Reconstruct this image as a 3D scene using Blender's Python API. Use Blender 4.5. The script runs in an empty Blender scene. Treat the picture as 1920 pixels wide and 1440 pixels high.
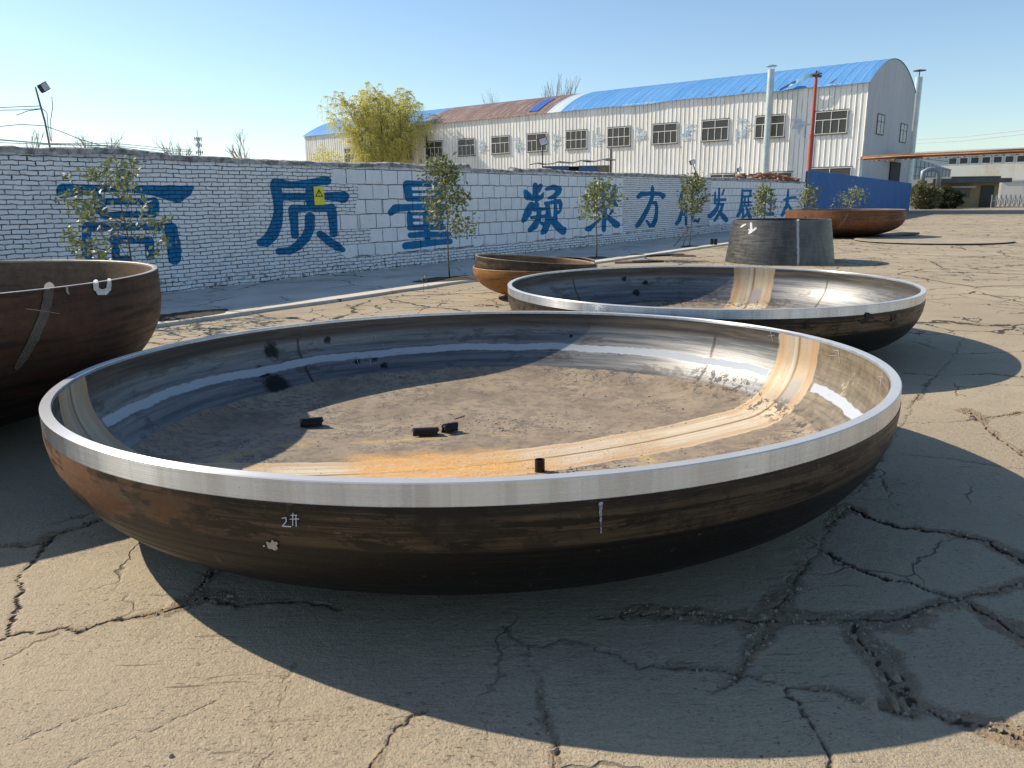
import bpy, math, random
import numpy as np
from mathutils import Vector, Matrix
R = math.radians
SC = bpy.context.scene
COL = SC.collection

# ------------------------------------------------------------------ camera, light, exposure
F, HC = 1430.0, 1.65                       # focal length in px of a 1920 px wide frame, eye height in m
PITCH, ROLL = math.atan((720 - 374) / F), -0.0125
cp, sp, cr, sr = math.cos(PITCH), math.sin(PITCH), math.cos(ROLL), math.sin(ROLL)
fwd, up0 = Vector((0, cp, -sp)), Vector((0, sp, cp))
right = Vector((cr, 0, 0)) + sr * up0
up = Vector((-sr, 0, 0)) + cr * up0
cam = bpy.data.cameras.new('camera')
cam_ob = bpy.data.objects.new('camera', cam)
COL.objects.link(cam_ob)
cam_ob.matrix_world = Matrix(((right.x, up.x, -fwd.x, 0), (right.y, up.y, -fwd.y, 0), (right.z, up.z, -fwd.z, HC), (0, 0, 0, 1)))
cam.sensor_width = 36
cam.lens = F / 1920 * 36
cam.clip_start, cam.clip_end = 0.05, 3000
SC.camera = cam_ob

SUN_EL, SUN_AZ = R(37.2), R(-66.2)
world = bpy.data.worlds.new('World')
SC.world = world
world.use_nodes = True
wn = world.node_tree
sky = wn.nodes.new('ShaderNodeTexSky')
sky.sky_type = 'NISHITA'
sky.sun_disc = False
sky.sun_elevation = SUN_EL
sky.sun_rotation = SUN_AZ % (2 * math.pi)
sky.altitude = 50
sky.air_density = 1.0
sky.dust_density = 0.4
sky.ozone_density = 2.4
bg = wn.nodes['Background']
tint = wn.nodes.new('ShaderNodeMix')                     # clear spring air: a touch more cyan than the model sky
tint.data_type, tint.blend_type = 'RGBA', 'MULTIPLY'
tint.inputs[0].default_value = 1.0
tint.inputs[7].default_value = (1.03, 1.065, 1.06, 1)
wn.links.new(sky.outputs[0], tint.inputs[6])
wn.links.new(tint.outputs[2], bg.inputs[0])
bg.inputs[1].default_value = 0.115
sun = bpy.data.lights.new('sun', 'SUN')
sun.energy = 5.0
sun.angle = R(0.5)
sun.color = (1.0, 0.90, 0.74)
sun_ob = bpy.data.objects.new('sun', sun)
COL.objects.link(sun_ob)
sdir = Vector((math.cos(SUN_EL) * math.sin(SUN_AZ), math.cos(SUN_EL) * math.cos(SUN_AZ), math.sin(SUN_EL)))
sun_ob.rotation_euler = sdir.to_track_quat('Z', 'Y').to_euler()
sun_ob.location = sdir * 50
SC.view_settings.view_transform = 'Standard'
SC.view_settings.look = 'None'
SC.view_settings.exposure = 0.40
SC.view_settings.gamma = 1
SC.view_settings.use_curve_mapping = False


# ------------------------------------------------------------------ where things stand (surveyed from the camera)
def ray(px, py):
    x, y = (np.asarray(px, float) - 960) / F, -(np.asarray(py, float) - 720) / F
    x, y = cr * x - sr * y, sr * x + cr * y
    return x, cp + y * sp, -sp + y * cp


def ground(px, py, h=0.0):
    X, Y, Z = ray(px, py)
    t = (h - HC) / Z
    return X * t, Y * t


def at(px, py, Y0):
    X, Y, Z = ray(px, py)
    t = Y0 / Y
    return Vector((float(X * t), Y0, float(HC + Z * t)))


WALL_P = np.array([-2.5797, 19.2818])
WALL_D = np.array([0.595718, 0.803194])
WALL_N = np.array([WALL_D[1], -WALL_D[0]])          # towards the yard
WALL_AZ = math.atan2(WALL_D[1], WALL_D[0])


def on_wall(px, py):
    X, Y, Z = ray(px, py)
    t = (WALL_P @ WALL_N) / (X * WALL_N[0] + Y * WALL_N[1])
    s = (X * t - WALL_P[0]) * WALL_D[0] + (Y * t - WALL_P[1]) * WALL_D[1]
    return s, HC + Z * t


def wallpt(s, off, z=0):
    return Vector((WALL_P[0] + WALL_D[0] * s + WALL_N[0] * off, WALL_P[1] + WALL_D[1] * s + WALL_N[1] * off, z))


# ------------------------------------------------------------------ objects
def empty(name, label, cat, loc=(0, 0, 0), rz=0, group=None):
    o = bpy.data.objects.new(name, None)
    COL.objects.link(o)
    o.empty_display_size = 0.3
    o.location = loc
    o.rotation_euler = (0, 0, rz)
    tag(o, label, cat, group)
    return o


def tag(o, label, cat, group=None):
    o['label'] = label
    o['category'] = cat
    if group:
        o['group'] = group
    return o


class MB:
    """collects faces, builds ONE mesh object"""
    def __init__(s):
        s.v, s.f, s.m = [], [], []

    def add(s, vs, fs, mi=0):
        n = len(s.v)
        s.v.extend([tuple(map(float, v)) for v in vs])
        for f in fs:
            s.f.append([n + i for i in f])
            s.m.append(mi)

    def box(s, x0, x1, y0, y1, z0, z1, mi=0, mat=None):
        vs = [Vector(p) for p in ((x0, y0, z0), (x1, y0, z0), (x1, y1, z0), (x0, y1, z0), (x0, y0, z1), (x1, y0, z1), (x1, y1, z1), (x0, y1, z1))]
        if mat:
            vs = [mat @ v for v in vs]
        s.add(vs, [(0, 3, 2, 1), (4, 5, 6, 7), (0, 1, 5, 4), (1, 2, 6, 5), (2, 3, 7, 6), (3, 0, 4, 7)], mi)

    def tube(s, pts, rad, n=8, mi=0, caps=True):
        pts = [Vector(p) for p in pts]
        if not hasattr(rad, '__len__'):
            rad = [rad] * len(pts)
        rings = []
        prev = None
        for i, p in enumerate(pts):
            t = (pts[min(i + 1, len(pts) - 1)] - pts[max(i - 1, 0)])
            t = t.normalized() if t.length > 1e-9 else Vector((0, 0, 1))
            if prev is None:
                a = Vector((1, 0, 0)) if abs(t.x) < 0.9 else Vector((0, 1, 0))
                u = t.cross(a).normalized()
            else:
                u = (prev - t * prev.dot(t))
                u = u.normalized() if u.length > 1e-6 else t.orthogonal().normalized()
            prev = u
            w = t.cross(u)
            rings.append([p + (u * math.cos(2 * math.pi * k / n) + w * math.sin(2 * math.pi * k / n)) * rad[i] for k in range(n)])
        vs = [v for r in rings for v in r]
        fs = []
        for i in range(len(rings) - 1):
            for k in range(n):
                fs.append((i * n + k, i * n + (k + 1) % n, (i + 1) * n + (k + 1) % n, (i + 1) * n + k))
        if caps:
            fs.append(tuple(range(n - 1, -1, -1)))
            fs.append(tuple((len(rings) - 1) * n + k for k in range(n)))
        s.add(vs, fs, mi)

    def lathe(s, prof, n=96, mi=0, a0=0.0, a1=2 * math.pi, jit=None):
        closed = abs(a1 - a0 - 2 * math.pi) < 1e-6
        m = n if closed else n + 1
        vs, fs = [], []
        for i, (r, z) in enumerate(prof):
            for k in range(m):
                a = a0 + (a1 - a0) * k / n
                dz = jit(r, z, a) if jit else 0
                vs.append((r * math.cos(a), r * math.sin(a), z + dz))
        for i in range(len(prof) - 1):
            for k in range(n):
                k2 = (k + 1) % m
                a, b, c, d = i * m + k, i * m + k2, (i + 1) * m + k2, (i + 1) * m + k
                fs.append((a, b, c, d))
        s.add(vs, fs, mi)

    def build(s, name, mats, parent=None, smooth=False, kind=None, angle=None):
        me = bpy.data.meshes.new(name)
        me.from_pydata(s.v, [], s.f)
        if not isinstance(mats, (list, tuple)):
            mats = [mats]
        for m in mats:
            me.materials.append(m)
        if len(mats) > 1:
            me.polygons.foreach_set('material_index', s.m)
        if smooth:
            me.polygons.foreach_set('use_smooth', [True] * len(me.polygons))
            if angle:
                try:
                    me.set_sharp_from_angle(angle=R(angle))
                except Exception:
                    pass
        me.update()
        o = bpy.data.objects.new(name, me)
        COL.objects.link(o)
        if parent:
            o.parent = parent
        if kind:
            o['kind'] = kind
        return o


def mesh_np(name, V, Fq, mat, parent=None, kind=None, smooth=False, attrs=None):
    """fast mesh from numpy arrays of quads"""
    me = bpy.data.meshes.new(name)
    V = np.asarray(V, np.float32)
    Fq = np.asarray(Fq, np.int32)
    k = Fq.shape[1]
    me.vertices.add(len(V))
    me.vertices.foreach_set('co', V.ravel())
    me.loops.add(Fq.size)
    me.loops.foreach_set('vertex_index', Fq.ravel())
    me.polygons.add(len(Fq))
    me.polygons.foreach_set('loop_start', np.arange(0, Fq.size, k, dtype=np.int32))
    me.polygons.foreach_set('loop_total', np.full(len(Fq), k, np.int32))
    if smooth:
        me.polygons.foreach_set('use_smooth', np.ones(len(Fq), bool))
    me.update(calc_edges=True)
    me.validate()
    for nm, a in (attrs or {}).items():
        at_ = me.attributes.new(nm, 'FLOAT', 'POINT')
        at_.data.foreach_set('value', np.asarray(a, np.float32))
    me.materials.append(mat)
    o = bpy.data.objects.new(name, me)
    COL.objects.link(o)
    if parent:
        o.parent = parent
    if kind:
        o['kind'] = kind
    return o


# ------------------------------------------------------------------ node language
class S:
    def __init__(s, b, sock):
        s.b, s.k = b, sock

    def __add__(s, o): return s.b.m('ADD', s, o)
    __radd__ = __add__
    def __sub__(s, o): return s.b.m('SUBTRACT', s, o)
    def __rsub__(s, o): return s.b.m('SUBTRACT', o, s)
    def __mul__(s, o): return s.b.m('MULTIPLY', s, o)
    __rmul__ = __mul__
    def __truediv__(s, o): return s.b.m('DIVIDE', s, o)


class B:
    def __init__(s, name):
        s.mat = bpy.data.materials.new(name)
        s.mat.use_nodes = True
        s.nt = s.mat.node_tree
        s.p = s.nt.nodes['Principled BSDF']
        s.o = s.nt.nodes['Material Output']

    def n(s, t): return s.nt.nodes.new('ShaderNode' + t)

    def put(s, sock, v):
        if isinstance(v, S):
            s.nt.links.new(v.k, sock)
        elif isinstance(v, (tuple, list)):
            sock.default_value = tuple(v) + ((1,) if len(v) == 3 and len(sock.default_value) == 4 else ())
        else:
            sock.default_value = v

    def m(s, op, a, b=0.0, c=0.0):
        n = s.n('Math')
        n.operation = op
        for i, v in enumerate((a, b, c)):
            s.put(n.inputs[i], v)
        return S(s, n.outputs[0])

    def abs(s, a): return s.m('ABSOLUTE', a)
    def mx(s, a, b): return s.m('MAXIMUM', a, b)
    def mn(s, a, b): return s.m('MINIMUM', a, b)

    def obj(s):
        n = s.n('TexCoord')
        return S(s, n.outputs['Object'])

    def xyz(s, v):
        n = s.n('SeparateXYZ')
        s.put(n.inputs[0], v)
        return [S(s, n.outputs[i]) for i in range(3)]

    def vec(s, x, y, z=0.0):
        n = s.n('CombineXYZ')
        for i, v in enumerate((x, y, z)):
            s.put(n.inputs[i], v)
        return S(s, n.outputs[0])

    def scl(s, v, x, y, z):
        n = s.n('Mapping')
        s.put(n.inputs[0], v)
        n.inputs['Scale'].default_value = (x, y, z)
        return S(s, n.outputs[0])

    def attr(s, name):
        n = s.n('Attribute')
        n.attribute_name = name
        return S(s, n.outputs['Fac'])

    def noise(s, v, scale, detail=3.0, rough=0.55, dist=0.0, col=False):
        n = s.n('TexNoise')
        s.put(n.inputs['Vector'], v)
        n.inputs['Scale'].default_value = scale
        n.inputs['Detail'].default_value = detail
        n.inputs['Roughness'].default_value = rough
        n.inputs['Distortion'].default_value = dist
        return S(s, n.outputs[1 if col else 0])

    def vor(s, v, scale, feature='F1', rnd=1.0, out='Distance'):
        n = s.n('TexVoronoi')
        n.feature = feature
        s.put(n.inputs['Vector'], v)
        n.inputs['Scale'].default_value = scale
        n.inputs['Randomness'].default_value = rnd
        return S(s, n.outputs[out])

    def warp(s, v, scale, amt):
        c = s.noise(v, scale, 3, 0.6, 0, True)
        n = s.n('VectorMath'); n.operation = 'SUBTRACT'
        s.put(n.inputs[0], c); n.inputs[1].default_value = (0.5, 0.5, 0.5)
        k = s.n('VectorMath'); k.operation = 'SCALE'
        s.nt.links.new(n.outputs[0], k.inputs[0]); k.inputs['Scale'].default_value = amt
        a = s.n('VectorMath'); a.operation = 'ADD'
        s.put(a.inputs[0], v); s.nt.links.new(k.outputs[0], a.inputs[1])
        return S(s, a.outputs[0])

    def brick(s, v, w, h, mortar, smooth=0.1, off=0.5, c1=(1, 1, 1), c2=(0.6, 0.6, 0.6)):
        n = s.n('TexBrick')
        s.put(n.inputs['Vector'], v)
        n.offset = off
        s.put(n.inputs['Color1'], c1); s.put(n.inputs['Color2'], c2); s.put(n.inputs['Mortar'], (0, 0, 0))
        n.inputs['Scale'].default_value = 1
        n.inputs['Mortar Size'].default_value = mortar
        n.inputs['Mortar Smooth'].default_value = smooth
        n.inputs['Brick Width'].default_value = w
        n.inputs['Row Height'].default_value = h
        return S(s, n.outputs['Fac']), S(s, n.outputs['Color'])

    def ss(s, x, a, b, lo=0.0, hi=1.0, interp='SMOOTHSTEP'):
        if a > b:
            a, b, lo, hi = b, a, hi, lo
        n = s.n('MapRange')
        n.interpolation_type = interp
        s.put(n.inputs[0], x)
        for i, v in enumerate((a, b, lo, hi)):
            s.put(n.inputs[1 + i], v)
        return S(s, n.outputs[0])

    def mix(s, f, a, b, mode='MIX'):
        n = s.n('Mix')
        n.data_type = 'RGBA'
        n.blend_type = mode
        s.put(n.inputs[0], f); s.put(n.inputs[6], a); s.put(n.inputs[7], b)
        return S(s, n.outputs[2])

    def bump(s, h, dist=0.01, strength=1.0, nrm=None):
        n = s.n('Bump')
        n.inputs['Strength'].default_value = strength
        n.inputs['Distance'].default_value = dist
        s.put(n.inputs['Height'], h)
        if nrm:
            s.put(n.inputs['Normal'], nrm)
        return S(s, n.outputs[0])

    def done(s, col, rough=0.6, metal=0.0, nrm=None, spec=None, aniso=None, trans=None):
        s.put(s.p.inputs['Base Color'], col)
        s.put(s.p.inputs['Roughness'], rough)
        s.put(s.p.inputs['Metallic'], metal)
        if nrm:
            s.put(s.p.inputs['Normal'], nrm)
        if spec is not None:
            s.put(s.p.inputs['Specular IOR Level'], spec)
        if aniso:
            s.put(s.p.inputs['Anisotropic'], aniso)
            s.put(s.p.inputs['Anisotropic Rotation'], 0.25)
            tg = s.n('Tangent')
            tg.direction_type, tg.axis = 'RADIAL', 'Z'
            s.nt.links.new(tg.outputs[0], s.p.inputs['Tangent'])
        if trans is not None:
            t = s.n('BsdfTranslucent')
            s.put(t.inputs[0], col)
            x = s.n('MixShader')
            x.inputs[0].default_value = trans
            s.nt.links.new(s.p.outputs[0], x.inputs[1]); s.nt.links.new(t.outputs[0], x.inputs[2])
            s.nt.links.new(x.outputs[0], s.o.inputs[0])
        return s.mat


def plain(name, col, rough=0.6, metal=0.0, var=0.25, scale=3.0, bump=0.0, spec=None, trans=None):
    """a painted / weathered surface: base colour broken up by two noises"""
    b = B(name)
    v = b.obj()
    n = b.noise(v, scale, 5, 0.65)
    n2 = b.noise(v, scale * 9, 3, 0.6)
    f = b.ss(n * 0.7 + n2 * 0.3, 0.3, 0.7)
    dk = tuple(c * (1 - var) for c in col)
    lt = tuple(min(0.9, c * (1 + var * 0.6)) for c in col)
    return b.done(b.mix(f, dk, lt), rough, metal, b.bump(n2, 0.02, bump) if bump else None, spec, None, trans)


# ------------------------------------------------------------------ materials of the yard
def crack_nodes(b, v):
    vw = b.warp(b.warp(v, 1.1, 0.55), 9.0, 0.07)
    e1 = b.vor(vw, 0.42, 'DISTANCE_TO_EDGE')
    e2 = b.vor(b.warp(v, 2.0, 0.5), 1.3, 'DISTANCE_TO_EDGE')
    gate = b.noise(v, 0.5, 2)
    c1 = b.ss(e1, 0.013, 0.003) * b.ss(b.noise(v, 0.8, 2), 0.35, 0.5) * 0.85
    c2 = b.ss(e2, 0.018, 0.004) * b.ss(gate, 0.38, 0.52) * 0.85
    dirt = b.ss(e1 + b.noise(v, 5, 4) * 0.09, 0.10, 0.04) * b.ss(b.noise(v, 0.9, 2), 0.45, 0.62)
    return b.mx(c1, c2), dirt


def ground_mat():
    b = B('cracked_concrete')
    v = b.obj()
    x, y, z = b.xyz(v)
    near = b.attr('near')
    ck, dirt = crack_nodes(b, v)
    far = 1.0 - near
    ck = ck * far
    dirt = dirt * far
    ck = b.mx(ck, b.attr('crack'))
    dirt = b.mx(dirt, b.attr('dirt'))
    # thin hairlines everywhere
    hl = b.vor(b.warp(v, 3.0, 0.35), 0.9, 'DISTANCE_TO_EDGE')
    hair = b.ss(hl, 0.010, 0.002) * b.ss(b.noise(v, 0.7, 2), 0.5, 0.6) * 0.55
    big = b.noise(v, 0.35, 4, 0.6)
    mid = b.noise(v, 2.3, 5, 0.65)
    fine = b.noise(v, 38, 4, 0.7)
    # broom / trowel lines across the slabs
    lines = b.noise(b.scl(v, 5.0, 38.0, 1.0), 1.0, 4, 0.65, 0.6)
    grit = b.noise(v, 120, 2, 0.6)
    col = b.mix(b.ss(big, 0.3, 0.7), (0.345, 0.28, 0.195), (0.425, 0.35, 0.245))
    col = b.mix(b.ss(mid, 0.42, 0.75) * 0.5, col, (0.30, 0.25, 0.185))
    col = b.mix(b.ss(fine, 0.5, 0.75) * 0.55, col, (0.24, 0.20, 0.15))
    col = b.mix(b.ss(fine, 0.45, 0.2) * 0.35, col, (0.54, 0.48, 0.37))
    col = b.mix(b.ss(lines, 0.53, 0.72) * 0.42, col, (0.26, 0.22, 0.16))
    pit = b.ss(b.noise(b.warp(b.scl(v, 1.0, 2.4, 1.0), 20, .02), 34, 4, 0.75), 0.60, 0.68) * b.ss(b.noise(v, 1.8, 3), 0.38, 0.6)
    col = b.mix(pit * 0.75, col, (0.13, 0.105, 0.075))
    scr = b.ss(b.noise(b.scl(b.warp(v, 1.2, .12), 1.6, 26.0, 1.0), 1.0, 5, 0.7), 0.62, 0.70) * b.ss(b.noise(v, 1.1, 3), 0.42, 0.6)
    col = b.mix(scr * 0.5, col, (0.17, 0.14, 0.10))
    stain = b.ss(b.noise(b.warp(v, 0.6, 1.0), 0.7, 4, 0.6), 0.60, 0.75) * 0.35
    col = b.mix(stain, col, (0.20, 0.175, 0.14))
    col = b.mix(dirt, col, b.mix(b.noise(v, 30, 4, 0.7), (0.20, 0.14, 0.085), (0.34, 0.255, 0.165)))
    spk = b.noise(v, 95, 3, 0.75)
    col = b.mix(b.ss(spk, 0.52, 0.68) * 0.4, col, (0.17, 0.135, 0.095))
    col = b.mix(b.ss(spk, 0.46, 0.34) * 0.35, col, (0.50, 0.43, 0.32))
    ck = b.ss(ck, 0.10, 0.62)
    col = b.mix(b.mx(ck, hair), col, (0.058, 0.047, 0.036))
    h = mid * 0.2 + fine * 0.45 + lines * 0.4 + grit * 0.35 - pit * 0.7 - scr * 0.5 + b.noise(b.warp(v, 14, .03), 17, 3, 0.6) * 0.15 - b.mx(ck, hair) * 1.2 + dirt * b.noise(v, 45, 3, 0.7) * 0.8
    return b.done(col, 0.88, 0.0, b.bump(h, 0.016, 0.8), 0.25)


def pavement_mat():
    b = B('pavement_concrete')
    v = b.obj()
    x, y, z = b.xyz(v)
    big = b.noise(v, 0.8, 4, 0.6)
    fine = b.noise(v, 25, 4, 0.65)
    e = b.vor(b.warp(v, 1.6, 0.5), 0.55, 'DISTANCE_TO_EDGE')
    ck = b.ss(e, 0.012, 0.003) * b.ss(b.noise(v, 0.5, 2), 0.42, 0.55)
    jt = b.ss(b.abs(b.m('PINGPONG', x + 40.0, 1.5)), 0.012, 0.004)
    ck = b.mx(ck, jt * 0.7)
    dirt = b.ss(b.noise(b.warp(v, 0.9, 0.8), 1.1, 4), 0.55, 0.7)
    edge = b.ss(b.abs(y - 3.25), 0.27, 0.22)
    col = b.mix(b.ss(big, 0.3, 0.7), (0.45, 0.43, 0.385), (0.58, 0.555, 0.50))
    col = b.mix(dirt * 0.5, col, (0.26, 0.23, 0.19))
    col = b.mix(b.ss(fine, 0.5, 0.75) * 0.3, col, (0.27, 0.25, 0.21))
    col = b.mix(edge * 0.6, col, (0.60, 0.53, 0.42))
    col = b.mix(ck * (1.0 - edge), col, (0.07, 0.06, 0.05))
    return b.done(col, 0.9, 0, b.bump(fine * 0.4 + big * 0.3 - ck, 0.012, 0.6), 0.2)


def wall_nodes(b):
    """shared masonry pattern: fine brick near the left, big blocks, fine brick, blocks again"""
    v = b.obj()
    x, y, z = b.xyz(v)
    w1 = b.noise(v, 2.2, 3, 0.6)
    w2 = b.noise(v, 9.0, 3, 0.6)
    zb = z + (w1 - 0.5) * 0.06 + (w2 - 0.5) * 0.034
    xb = x + (w2 - 0.5) * 0.09
    f1, c1 = b.brick(b.vec(xb, zb), 0.255, 0.0755, 0.0092, 0.4)
    zl = z + (w1 - 0.5) * 0.07 - 0.02 + (w2 - 0.5) * 0.012
    xl = x + (b.noise(b.vec(b.m('FLOOR', x * 1.3), b.m('FLOOR', zl * 2.95)), 7.3, 0) - 0.5) * 0.25 + (w2 - 0.5) * 0.03
    f2, c2 = b.brick(b.vec(xl, zl), 0.52, 0.335, 0.011, 0.2, 0.5)
    # a band of courses seen edge on further down the wall: only bed joints read
    f3 = b.ss(b.m('PINGPONG', zb, 0.0755 / 2), 0.011, 0.005)
    f3 = b.mx(f3, f1 * 0.45)
    ed = (w1 - 0.5) * 0.25
    step = b.m('FLOOR', zl * 2.98) * 0.27
    inb = b.mx(b.ss(x + ed + b.m('SINE', step * 9.0) * 0.55, -1.75, -1.73), 0.0) * b.ss(x + ed, 11.2, 11.18)
    inc = b.ss(x + ed, 11.18, 11.2) * b.ss(x + ed, 19.3, 19.28)
    ind = b.ss(x + ed, 19.28, 19.3)
    plinth = b.ss(z + (w1 - 0.5) * 0.1 - b.mn(b.mx(x, -1.0), 0.0) * 0.0, 0.42, 0.40)
    blk = b.mn(b.mx(inb, ind), 1.0) * (1.0 - plinth)
    fa = f1 * (1.0 - blk) * (1.0 - inc * (1.0 - plinth)) + f2 * blk + f3 * inc * (1.0 - plinth)
    bed = b.ss(b.abs(z + (w1 - 0.5) * 0.1 - 0.41), 0.022, 0.008) * b.ss(x, -1.8, -1.6) * b.ss(b.noise(v, 1.4, 2), 0.4, 0.55)
    fa = b.mx(fa, bed)
    return v, x, z, fa, blk, b.mix(blk, c1, c2), w1, w2


def wall_mat():
    b = B('whitewashed_masonry')
    v, x, z, fa, blk, cell, w1, w2 = wall_nodes(b)
    f = b.noise(v, 30, 4, 0.65)
    m = b.noise(v, 3.0, 5, 0.65)
    col = b.mix(b.ss(m, 0.3, 0.72), (0.76, 0.77, 0.775), (0.88, 0.88, 0.88))
    col = b.mix(0.12, col, cell, 'MULTIPLY')
    col = b.mix(b.ss(m * 0.5 + f * 0.5, 0.55, 0.68) * 0.55, col, (0.40, 0.37, 0.35))
    # bare red-brown patches low down and dark mould under the coping
    low = b.ss(z + (m - 0.5) * 0.5, 0.45, 0.1) * b.ss(b.noise(v, 7, 4, 0.7), 0.52, 0.64)
    col = b.mix(low, col, (0.20, 0.15, 0.13))
    foot = b.ss(z + (f - 0.5) * 0.16 + (m - 0.5) * 0.16, 0.07, 0.02)
    col = b.mix(foot, col, (0.06, 0.05, 0.045))
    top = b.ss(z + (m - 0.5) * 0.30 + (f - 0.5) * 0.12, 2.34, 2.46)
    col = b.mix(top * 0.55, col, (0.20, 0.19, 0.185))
    jn = fa * b.ss(b.noise(v, 6.5, 4, 0.7), 0.32, 0.52, 0.35, 1.0)
    col = b.mix(jn, col, b.mix(b.ss(b.noise(v, 2.0, 3), 0.4, 0.62), (0.045, 0.042, 0.045), (0.16, 0.15, 0.15)))
    flake = b.ss(b.noise(v, 8.5, 6, 0.76), 0.60, 0.645) * b.ss(b.noise(v, 0.9, 3), 0.40, 0.6)
    col = b.mix(flake * 0.6 * (1.0 - jn), col, (0.40, 0.37, 0.355))
    gb = b.ss(b.noise(b.vec(b.m('FLOOR', x * 3.9), b.m('FLOOR', z * 13.2)), 5.7, 0), 0.66, 0.72)
    col = b.mix(gb * 0.22 * (1.0 - blk), col, (0.35, 0.36, 0.38))
    drip = b.ss(b.noise(b.scl(v, 7, 1, 0.6), 1.0, 3), 0.6, 0.75) * b.ss(z, 1.2, 2.4) * 0.3
    col = b.mix(drip, col, (0.22, 0.21, 0.21))
    return b.done(col, 0.85, 0, b.bump(f * 0.25 + m * 0.3 - jn * 1.0, 0.02, 0.8), 0.2)


def blue_paint_mat():
    b = B('blue_wall_paint')
    v, x, z, fa, blk, cell, w1, w2 = wall_nodes(b)
    f = b.noise(v, 26, 4, 0.7)
    m = b.noise(v, 3.5, 4, 0.6)
    col = b.mix(b.ss(m, 0.3, 0.7), (0.003, 0.135, 0.31), (0.007, 0.19, 0.41))
    col = b.mix(0.3, col, cell, 'MULTIPLY')
    col = b.mix(b.ss(f, 0.66, 0.8) * 0.5, col, (0.2, 0.32, 0.5))
    col = b.mix(b.ss(b.noise(v, 8.5, 6, 0.76), 0.62, 0.66) * 0.45, col, (0.05, 0.13, 0.26))
    col = b.mix(b.ss(b.noise(b.scl(v, 5, 1, 1.2), 1.0, 4, .65), 0.52, 0.66) * 0.3, col, (0.02, 0.24, 0.50))
    jn = fa * b.ss(b.noise(v, 4.5, 3), 0.28, 0.46, 0.4, 0.85)
    col = b.mix(jn, col, (0.006, 0.02, 0.06))
    return b.done(col, 0.75, 0, b.bump(f * 0.25 + m * 0.3 - jn, 0.02, 0.8), 0.3)


def coping_mat():
    b = B('weathered_cement')
    v = b.obj()
    n = b.noise(v, 4, 5, 0.7)
    f = b.noise(v, 25, 4, 0.7)
    col = b.mix(b.ss(n, 0.35, 0.7), (0.16, 0.157, 0.152), (0.58, 0.57, 0.56))
    col = b.mix(b.ss(f, 0.55, 0.75) * 0.5, col, (0.09, 0.09, 0.085))
    return b.done(col, 0.95, 0, b.bump(n * 0.5 + f * 0.6, 0.03, 1.0), 0.1)


# ------------------------------------------------------------------ steel
def pol(b):
    v = b.obj()
    x, y, z = b.xyz(v)
    r = b.m('SQRT', x * x + y * y + 1e-6)
    return v, x, y, z, r, x / r, y / r


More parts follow.
